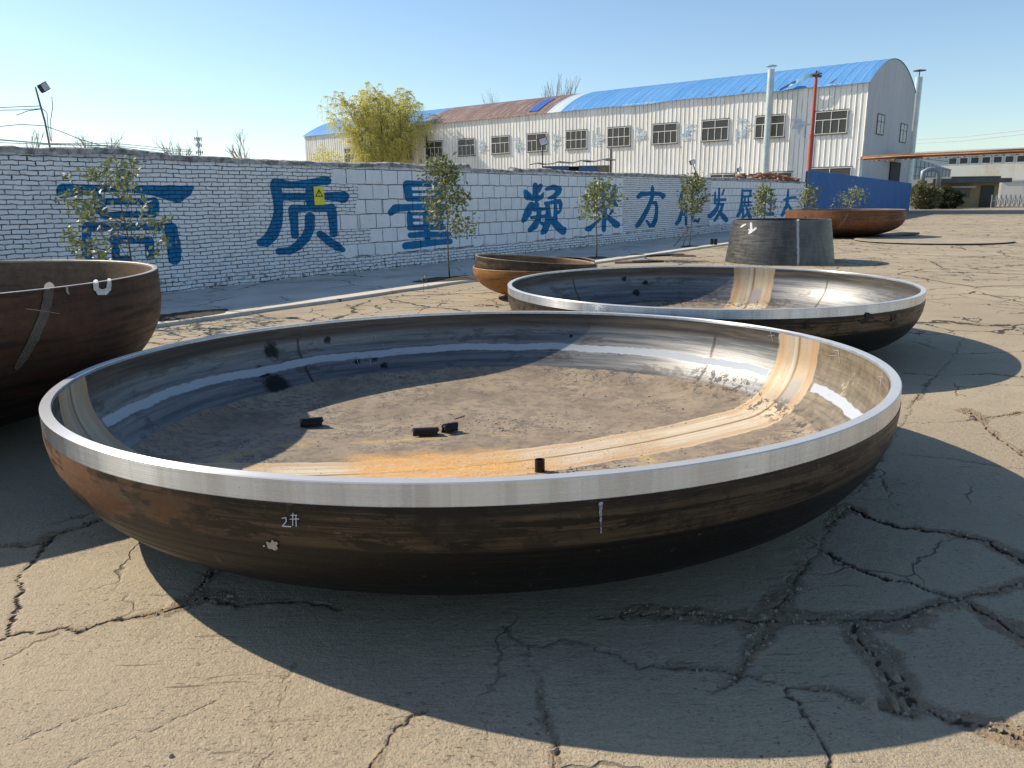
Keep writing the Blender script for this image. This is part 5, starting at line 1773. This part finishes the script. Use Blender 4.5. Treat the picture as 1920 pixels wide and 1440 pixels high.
# ------------------------------------------------------------------ willow behind the wall
wp = hallpt(56.2, 3.2)
t = empty('willow_tree', 'bushy yellow green willow just coming into leaf between wall and factory', 'tree', (wp.x, wp.y, 0))
rs = np.random.default_rng(77)
tm = MB()
P, Dn = [], []
sc_ = wp.y / F                                         # metres per photo pixel out there
crown_c = [(-3.3, 0, 11.6, 3.6), (1.6, 0, 13.4, 4.2), (5.0, .6, 12.2, 3.9), (-1.0, -.5, 9.2, 4.6), (3.8, -.8, 8.6, 4.2), (-5.6, .5, 10.4, 2.0), (0.6, .8, 15.2, 2.2), (4.4, .5, 14.8, 2.0), (-3.8, .3, 14.3, 1.8)]
ends = []
for li in range(13):
    a = rs.uniform(0, 6.28)
    tx = (-6.2 + 12.4 * li / 12) * .87
    top = Vector((tx, rs.uniform(-2.2, 2.2), 11.6 + 2.4 * math.cos(tx * .23) + rs.uniform(-1.2, 1.2)))
    p0 = Vector((tx * .10, rs.uniform(-.5, .5), 0.5))
    pts = [p0.lerp(top, q) + Vector((math.sin(q * math.pi) * -tx * .12, 0, math.sin(q * math.pi) * .8)) for q in (0, .2, .4, .6, .8, 1)]
    tm.tube(pts, [.22, .17, .13, .09, .06, .03], 6)
    for k in range(26):
        q = rs.uniform(.38, 1.0)
        f = q * 5
        i = min(int(f), 4)
        b0 = pts[i].lerp(pts[i + 1], f - i)
        d = Vector((rs.normal() * .8, rs.normal() * .8, rs.uniform(-.1, .9))).normalized()
        e = b0 + d * rs.uniform(.9, 2.8)
        tm.tube([b0, b0.lerp(e, .5) + Vector((0, 0, .15)), e], [.045, .03, .015], 3, caps=False)
        ends.append(e)
        ends.append(b0.lerp(e, .6))
for e in ends:
    for k in range(9):
        L = rs.uniform(1.0, 3.3) * (1.0 if e.z > 6 else .7)
        ox, oy = rs.normal() * .45, rs.normal() * .45
        n = int(L / .13)
        for i in range(n):
            q = i / n
            P.append((e.x + ox * q ** .6 + rs.normal() * .06, e.y + oy * q ** .6 + rs.normal() * .06, e.z + .3 * math.sin(q * 2.2) - L * q * q * .9))
            Dn.append((rs.normal() * .4, rs.normal() * .4, -.8))
P, Dn = np.array(P), np.array(Dn)
ok = P[:, 2] > 2.3
tm.build('trunk', plain('willow_bark', (.24, .19, .11), .9, 0, .3, 2), t, True)
leaves_mesh('crown', P[ok], Dn[ok], .19, M['willow'], t, rs, .36)


def shrub(name, label, x, y, z0, rx, ry, h, n, size, mat, seed, stems=10, group=None):
    rs = np.random.default_rng(seed)
    t = empty(name, label, 'bush', (x, y, z0), 0, group)
    m = MB()
    for k in range(stems):
        a = rs.uniform(0, 6.28)
        m.tube([(0, 0, 0), (math.cos(a) * rx * .4, math.sin(a) * ry * .4, h * .45), (math.cos(a) * rx * .75, math.sin(a) * ry * .75, h * rs.uniform(.7, 1))], [.04, .03, .012], 4)
    m.build('stems', M['bark'], t)
    d = rs.normal(size=(n, 3))
    d /= np.linalg.norm(d, axis=1, keepdims=True)
    q = rs.uniform(.45, 1, (n, 1)) ** .5
    lump = 1 + .22 * np.sin(d[:, :1] * 5 + seed) * np.cos(d[:, 1:2] * 4) + .15 * np.sin(d[:, 2:] * 9 + seed)
    P = d * q * lump * np.array([rx, ry, h * .5]) + np.array([0, 0, h * .5])
    leaves_mesh('crown', P[P[:, 2] > 0.02], (d + rs.normal(size=(n, 3)) * .7)[P[:, 2] > 0.02], size, mat, t, rs)
    return t


q = at(611, 292, 98)
shrub('yellow_shrub', 'low bright yellow bush behind the wall at the left end of the factory', q.x, 98, 0, 2.4, 1.6, q.z + 1.4, 2600, .3, M['willow'], 3)
# bare poplars behind the hall
for i, (px, top, Y, sd, sp_) in enumerate(((1030, 132, 150, 2, .30), (1068, 146, 150, 4, .28), (965, 168, 150, 6, .42), (1003, 158, 152, 8, .3), (948, 176, 148, 9, .5))):
    q = at(px, top, Y)
    bare_tree(['tallest bare poplar rising behind the factory roof', 'slim bare poplar right of the tallest behind the roof', 'spreading bare tree behind the rusty roof, left of the poplars', 'thin bare poplar just left of the tallest one', 'lowest bare tree behind the roof, furthest left'][i], q.x, Y, 0, q.z * 1.24, sd, sp_, 'bare trees behind the factory', .008, 3, 5)

# ------------------------------------------------------------------ lamp post on the wall, cables, floodlights
base = wallpt(-7.98, -0.12, 2.55)
post = empty('lamp_post', 'thin leaning lamp post with a black floodlight at the left end of the wall', 'street lamp', base, WALL_AZ)
m = MB()
m.tube([(0.0, 0, -.3), (-.03, 0, .4), (-.10, 0, .92)], .016, 8)
m.build('pole', plain('grey_steel_pole', (.20, .19, .18), .5, .4), post, True)


def flood(parent, ox, oz, s, ry):
    mt = Matrix.Translation((ox, -.02, oz)) @ Matrix.Rotation(ry, 4, 'Y') @ Matrix.Rotation(.5, 4, 'Z')
    m = MB()
    m.box(-s, s, -s * .35, s * .35, -s * .75, s * .75, mat=mt)
    for i in range(5):
        m.box(-s * .8 + i * s * .36, -s * .8 + i * s * .36 + s * .07, s * .351, s * .6, -s * .6, s * .6, mat=mt)
    m.build('floodlight', M['dark_metal'], parent)
    m = MB()
    m.box(-s * .86, s * .86, -s * .40, -s * .352, -s * .62, s * .62, mat=mt)
    m.build('lamp_glass', plain('lamp_glass', (.55, .56, .56), .2), parent)


flood(post, 0.02, .93, .085, -.5)
M['cable_o'] = M['cable']
wires = [([(-60, 203), (0, 201.5), (40, 200), (78, 198.5)], 'upper of two taut black cables running left from the lamp post'), ([(-60, 208.5), (0, 206.5), (40, 206), (79, 203.5)], 'lower of two taut black cables running left from the lamp post'),
         ([(30, 216), (52, 208), (79, 204)], 'short loose cable end hanging left of the lamp post'),
         ([(-60, 244), (0, 237), (40, 233), (84, 236), (110, 245), (150, 261), (180, 270), (215, 277)], 'slack cable crossing the lamp post and sagging right onto the wall top'),
         ([(97, 182), (99, 200), (95, 225), (96, 258), (97, 266)], 'thin black flex hanging from the floodlight beside its post'), ([(80, 204), (88, 212), (90, 235), (95, 264)], 'second black flex looping down along the lamp post')]
for pts, lab in wires:
    m = MB()
    W = []
    for px, py in pts:
        X, Y, Z = ray(px, py)
        pl_ = (WALL_P - WALL_N * .14) @ WALL_N
        tt = pl_ / (X * WALL_N[0] + Y * WALL_N[1])
        W.append(Vector((float(X * tt), float(Y * tt), float(HC + Z * tt))))
    m.tube(W, .006, 5)
    tag(m.build('cable', M['cable'], None, True), lab, 'cable', 'cables around the lamp post')
m = MB()
for k, (z, ph) in enumerate(((.03, 0), (.06, 1.2), (.09, 2.2))):
    m.tube([wallpt(-16 + i * .5, -.05 - .05 * k, wtop(-16 + i * .5) + z + .02 * math.sin(i * .9 + ph)) for i in range(22)], .006, 4)
tag(m.build('wire_bundle', plain('bright_bare_wire', (.62, .62, .60), .4, .6)), 'pale bare wires strung along the wall top left of the lamp post', 'wire')
# small wires strung from the wall end of the hall (far power lines)
for i, (a, b2) in enumerate((((1712, 262), (1925, 243)), ((1712, 269), (1925, 251)))):
    p, q = at(*a, 230), at(*b2, 190)
    m = MB()
    m.tube([p, p.lerp(q, .5) - Vector((0, 0, .4)), q], .07, 4)
    tag(m.build('power_line', plain('grey_power_line', (.45, .47, .5), .6)), ['upper', 'lower'][i] + ' distant power line against the sky right of the factory gable', 'cable', 'distant power lines')

for px, hy, by, Y, s, lab in ((1017, 266, 322, 38, .24, 'dark floodlight on a post rising behind the wall before the factory windows'), (1298, 304, 330, 36, .13, 'small grey floodlight on a slanting post behind the wall, right of the shed'), (1386, 318, 332, 40, .12, 'little lamp on a low slanting arm above the wall near the brick heap')):
    h0, b0 = at(px, hy, Y), at(px + (14 if Y == 36 else 0) - (30 if Y == 40 else 0), by + 15, Y)
    t = empty('floodlight_post', lab, 'floodlight', (b0.x, Y, 0), 0, 'floodlights behind the wall')
    m = MB()
    m.tube([(0, 0, 0), (0, 0, b0.z), (h0.x - b0.x, 0, h0.z)], s * .16, 6)
    m.build('pole', M['dark_metal'], t)
    flood(t, h0.x - b0.x, h0.z, s, -.3)

# pylon far away
q = at(371, 258, 200)
m = MB()
zt = q.z
for sx, sy in ((1, 1), (1, -1), (-1, 1), (-1, -1)):
    m.tube([(sx * .7, sy * .7, 0), (sx * .12, sy * .12, zt)], .06, 4)
for i in range(9):
    z = zt * i / 9
    w = .7 - .58 * i / 9
    m.tube([(-w, -w, z), (w - .08, -w, z + zt / 9)], .06, 3)
    m.tube([(w, -w, z), (-w + .08, -w, z + zt / 9)], .06, 3)
for z, w in ((zt * .985, .8), (zt * .90, .65), (zt * .80, .8)):
    for k in range(8):
        a = k * math.pi / 4
        m.box(w * math.cos(a) - .09, w * math.cos(a) + .09, w * math.sin(a) - .09, w * math.sin(a) + .09, z - .5, z + .4)
    m.tube([(w * math.cos(k * math.pi / 8), w * math.sin(k * math.pi / 8), z) for k in range(17)], .06, 4)
m.tube([(0, 0, zt), (0, 0, zt + 2)], .08, 4)
o = m.build('radio_mast', plain('hazy_grey_steel', (.42, .46, .48), .7))
o.location = (q.x, 200, 0)
tag(o, 'thin lattice radio mast on the horizon between bare trees', 'mast')

# ------------------------------------------------------------------ things between wall and hall
p0, p1 = at(1010, 306, 44), at(1145, 304, 44)
W_ = p1.x - p0.x
shed = empty('shed', 'low shed with a thin sheet roof and blue panels behind the wall', 'shed', (p0.x, 44, 0))
zt = at(1080, 309, 44).z
m = MB()
m.box(.25, W_ * .42, 0, 3, 0, zt - .05); m.box(W_ * .56, W_ * .82, 0, 3, 0, zt - .05)
m.build('wall_panel', plain('blue_shed_sheet', (.03, .10, .26), .6, 0, .3, 1), shed)
m = MB()
m.box(W_ * .82 + .003, W_ - .05, .1, 3, 0, zt - .04)
m.build('brick_end', plain('brown_block', (.22, .19, .17), .9, 0, .3, 2), shed)
m = MB()
m.box(W_ * .42 + .003, W_ * .56 - .003, .4, 3, 0, zt - .06)
m.build('doorway', plain('shed_dark', (.015, .015, .015), .9), shed)
m = MB()
vs = []
for i in range(13):
    x = -.4 + (W_ + .6) * i / 12
    zz = zt + .06 * math.sin(i * 1.9) + .22 * i / 12
    vs += [(x, -.5, zz), (x, 3.2, zz + .15), (x, 3.2, zz + .2), (x, -.5, zz + .06)]
m.add(vs, [(4 * i + j, 4 * i + (j + 1) % 4, 4 * i + 4 + (j + 1) % 4, 4 * i + 4 + j) for i in range(12) for j in range(4)])
m.build('roof', plain('weathered_roof_sheet', (.30, .30, .29), .7, 0, .4, 2), shed)
m = MB()
m.tube([(W_ - .02, -.2, 0), (W_ - .02, -.2, at(1143, 279, 44).z)], .06, 6)
m.build('post', M['bark'], shed)

# red brick rubble piled on the far end of the wall
bm_ = MB()
rs = random.Random(8)
for k in range(170):
    s = 22.5 + rs.random() ** .8 * 10.3
    env = .10 + .22 * math.sin((s - 22.5) / 10.6 * math.pi) ** .7
    z = wtop(s) + rs.uniform(-.02, env)
    p = wallpt(s, -.12 - rs.uniform(0, .16), z)
    mt = Matrix.Translation(p) @ Matrix.Rotation(rs.uniform(0, 3), 4, 'Z') @ Matrix.Rotation(rs.uniform(-.5, .5), 4, 'X')
    bm_.box(-.12, .12, -.057, .057, -.027, .027, mat=mt)
o = bm_.build('brick_rubble', plain('broken_red_brick', (.30, .14, .09), .9, 0, .5, 1.5), kind='stuff')
o['label'] = 'heap of broken red bricks lying on the far wall top'
for px, py0, py1, sp_ in ((1484, 318, 330, .05), (1505, 324, 338, .04), (1426, 308, 338, .03)):
    pass

# ------------------------------------------------------------------ far right: pipe bridge, halls, gatehouse, gate, bushes
pb = empty('pipe_bridge', 'rusty orange pipes bridging the road from the factory gable to the right', 'pipeline', (0, 0, 0))
M['orange'] = plain('orange_rusty_pipe', (.40, .17, .055), .7, .1, .35, .8)
M['brownpipe'] = plain('brown_rusty_pipe', (.21, .11, .07), .8, .1, .4, .8)
a, b2 = at(1618, 297, 66.0), at(1960, 281, 54.0)
for dz, dy, r, mt in ((0, 0, .06, 'orange'), (.12, .5, .06, 'brownpipe'), (-.07, .9, .045, 'brownpipe')):
    m = MB()
    m.tube([a + Vector((0, dy, dz)), a.lerp(b2, .25) + Vector((0, dy, dz + .05)), a.lerp(b2, .6) + Vector((0, dy, dz + .02)), b2 + Vector((0, dy, dz))], r, 8)
    m.build('pipe', M[mt], pb, True)
m = MB()
m.box(a.x - .12, a.x + .12, a.y + .2, a.y + .44, 0, a.z + .15)
m.build('support_post', M['galv'], pb)
m = MB()
for i in range(9):
    q = a.lerp(b2, (i + 1) / 10)
    m.box(q.x - .08, q.x + .08, q.y - .2, q.y + 1.2, q.z - .25, q.z - .18)
m.build('bracket', M['brownpipe'], pb)

M['farwall'] = plain('pale_far_wall', (.58, .60, .58), .8, 0, .2, .12)
b = B('stained_cream_wall')
v = b.obj()
x, y, z = b.xyz(v)
n = b.noise(b.vec(x * .25, z * .1, 0.0), 1.0, 5, .7)
M['cream'] = b.done(b.mix(b.ss(n, .45, .68), (.62, .63, .57), (.55, .40, .24)), .85)
Yh = 138.0
a = at(1690, 330, Yh)
fh = empty('distant_hall', 'long pale hall with a strip of many windows beyond the gatehouse', 'factory', (a.x, Yh, 0), FAZ)
L = 46.0
zr, zw1, zw0 = at(1700, 290, Yh).z, at(1700, 299, Yh).z, at(1700, 312, Yh).z
m = MB()
m.box(0, L, 0, 18, 0, zw0 - .15)
m.build('lower_wall', M['cream'], fh)
m = MB()
m.box(0, L, .1, 18, zw0 - .15, zr)
m.build('upper_wall', M['farwall'], fh)
m = MB()
m.box(-.5, L + .5, -.6, 18.5, zr, zr + .35)
m.build('roof', plain('pale_roof_edge', (.70, .72, .72), .6), fh)
x0 = 7.0
i = 0
x = x0
while x < L - 2:
    m = MB()
    m.box(x, x + 1.35, .04, .097, zw0, zw1)
    w_ob = m.build('window', M['frame'], fh)
    g = MB()
    g.box(x + .14, x + 1.21, .02, .036, zw0 + .14, zw1 - .12)
    g.build('pane', M['glass'], w_ob)
    x += 1.62
# teal glazed side hall
a = at(1712, 330, 112)
b2 = at(1782, 330, 128)
side = empty('glazed_hall', 'blue green glazed hall with a sloping roof line behind the dark machinery', 'factory', (a.x, a.y, 0), math.atan2(b2.y - a.y, b2.x - a.x))
L2 = math.hypot(b2.x - a.x, b2.y - a.y)
m = MB()
za, zb = at(1712, 296, 112).z, at(1782, 318, 128).z
m.add([(0, 0, 0), (L2, 0, 0), (L2, 0, zb), (0, 0, za), (0, 5, 0), (L2, 5, 0), (L2, 5, zb), (0, 5, za)], [(0, 1, 2, 3), (4, 7, 6, 5), (3, 2, 6, 7), (1, 5, 6, 2), (0, 3, 7, 4)])
m.build('glazing', plain('blue_green_glazing', (.28, .40, .45), .4, 0, .35, 1.2), side)
m = MB()
for i in range(10):
    x = L2 * (i + .5) / 10
    zt = za + (zb - za) * (i + .5) / 10
    m.box(x - .06, x + .06, -.06, -.003, .2, zt - .1)
for i in range(4):
    m.box(0, L2, -.10, -.062, 3.0 + i * 1.2, 3.1 + i * 1.2)
m.build('mullions', plain('teal_mullion', (.12, .20, .24), .6), side)

# gatehouse
Yg = 96.0
a, b2 = at(1740, 388, Yg), at(1868, 388, Yg)
gh = empty('gatehouse', 'low yellow gatehouse with a dark overhanging flat roof', 'gatehouse', (a.x, Yg, 0))
L = b2.x - a.x
zr = at(1800, 343, Yg).z
m = MB()
m.box(0, L, 0, 6, 0, zr)
m.build('wall', plain('ochre_wall', (.30, .24, .13), .85, 0, .2, .6), gh)
m = MB()
m.box(-.5, L + .6, -1.4, 6.3, zr, zr + .5)
m.box(2.0, L - .4, -.8, 6, zr + .5, zr + .75)
m.build('roof', plain('dark_roof_slab', (.10, .115, .115), .8, 0, .3, .6), gh)
m = MB()
x = at(1847, 388, Yg).x - a.x
m.box(x - .8, x + .8, -.08, -.003, 0, 2.6)
m.build('door', plain('dark_door', (.02, .02, .02), .5), gh)
x = at(1802, 370, Yg).x - a.x
m = MB()
m.box(x - 1.5, x + 1.0, -.10, -.003, 1.2, 2.3)
m.build('window', M['glass'], gh)
m = MB()
m.box(x - 1.7, x + 1.2, -.8, -.003, 2.35, 2.55)
m.build('awning', plain('grey_awning', (.42, .44, .44), .7), gh)
# dark machinery left of the gatehouse
a = at(1716, 388, 93)
mc = empty('dust_collector', 'dark blue grey duct machinery between fence end and gatehouse', 'machine', (a.x, 93, 0))
m = MB()
m.box(0, 1.1, 0, 2, 0, 3.2); m.box(1.6, 2.8, .3, 2, 0, 2.6)
m.build('casing', plain('machine_grey', (.10, .13, .16), .5, .2, .3, 1), mc)
m = MB()
m.tube([(.4, -.2, 3.0), (.4, -.2, 4.2), (1.0, -.2, 4.5), (1.9, -.2, 4.5), (2.3, -.2, 4.1), (2.3, -.2, 2.5)], .28, 10)
m.build('duct', plain('duct_grey_blue', (.26, .32, .35), .5, .2, .3, 1), mc, True)
# bushes
for px, w, h, sd, mat, lab in ((1722, 1.1, 2.9, 3, 'bush', 'twiggy green bush at the end of the blue fence'), (1741, 1.1, 2.5, 4, 'bush', 'pale loose bush right beside the twiggy one'), (1773, 1.7, 2.2, 5, 'darkbush', 'clipped round dark bush before the gatehouse')):
    q = at(px, 391, 88 if mat == 'bush' else 90)
    shrub('bush', lab, q.x, q.y, 0, w, w * .8, h, 1500 if mat == 'bush' else 3200, .34 if mat == 'bush' else .28, M[mat], sd, group='bushes by the gatehouse')
# white wall and folding gate at the right edge
a, b2 = at(1872, 388, 104), at(1990, 388, 104)
m = MB()
zt = at(1900, 340, 104).z
m.box(0, b2.x - a.x, 0, .3, 0, zt)
m.box(-.1, b2.x - a.x, -.1, .4, zt, zt + .2)
o = m.build('white_wall', plain('bright_render', (.66, .64, .60), .85, 0, .15, .5))
o.location = (a.x, 104, 0)
o.rotation_euler.z = FAZ * .8
tag(o, 'plain white rendered wall behind the folding gate', 'wall')
a, b2 = at(1858, 388, 92), at(1990, 388, 92)
gt = empty('folding_gate', 'low grey folding lattice gate across the road at the right edge', 'gate', (a.x, 92, 0))
m = MB()
L = b2.x - a.x
n = int(L / .55)
for i in range(n):
    x = i * .55
    m.tube([(x, 0, .15), (x + .5, .0, 1.45)], .035, 4)
    m.tube([(x + .5, .06, .15), (x, .06, 1.45)], .035, 4)
    m.box(x - .03, x + .03, -.04, .1, .08, 1.5)
m.build('lattice', plain('gate_steel', (.22, .23, .25), .5, .3), gt)
m = MB()
m.box(0, L, -.05, .11, 0.02, .07)
m.box(0, L, -.05, .11, .78, .84)
m.build('rail', plain('pale_gate_rail', (.5, .5, .5), .5, .3), gt)
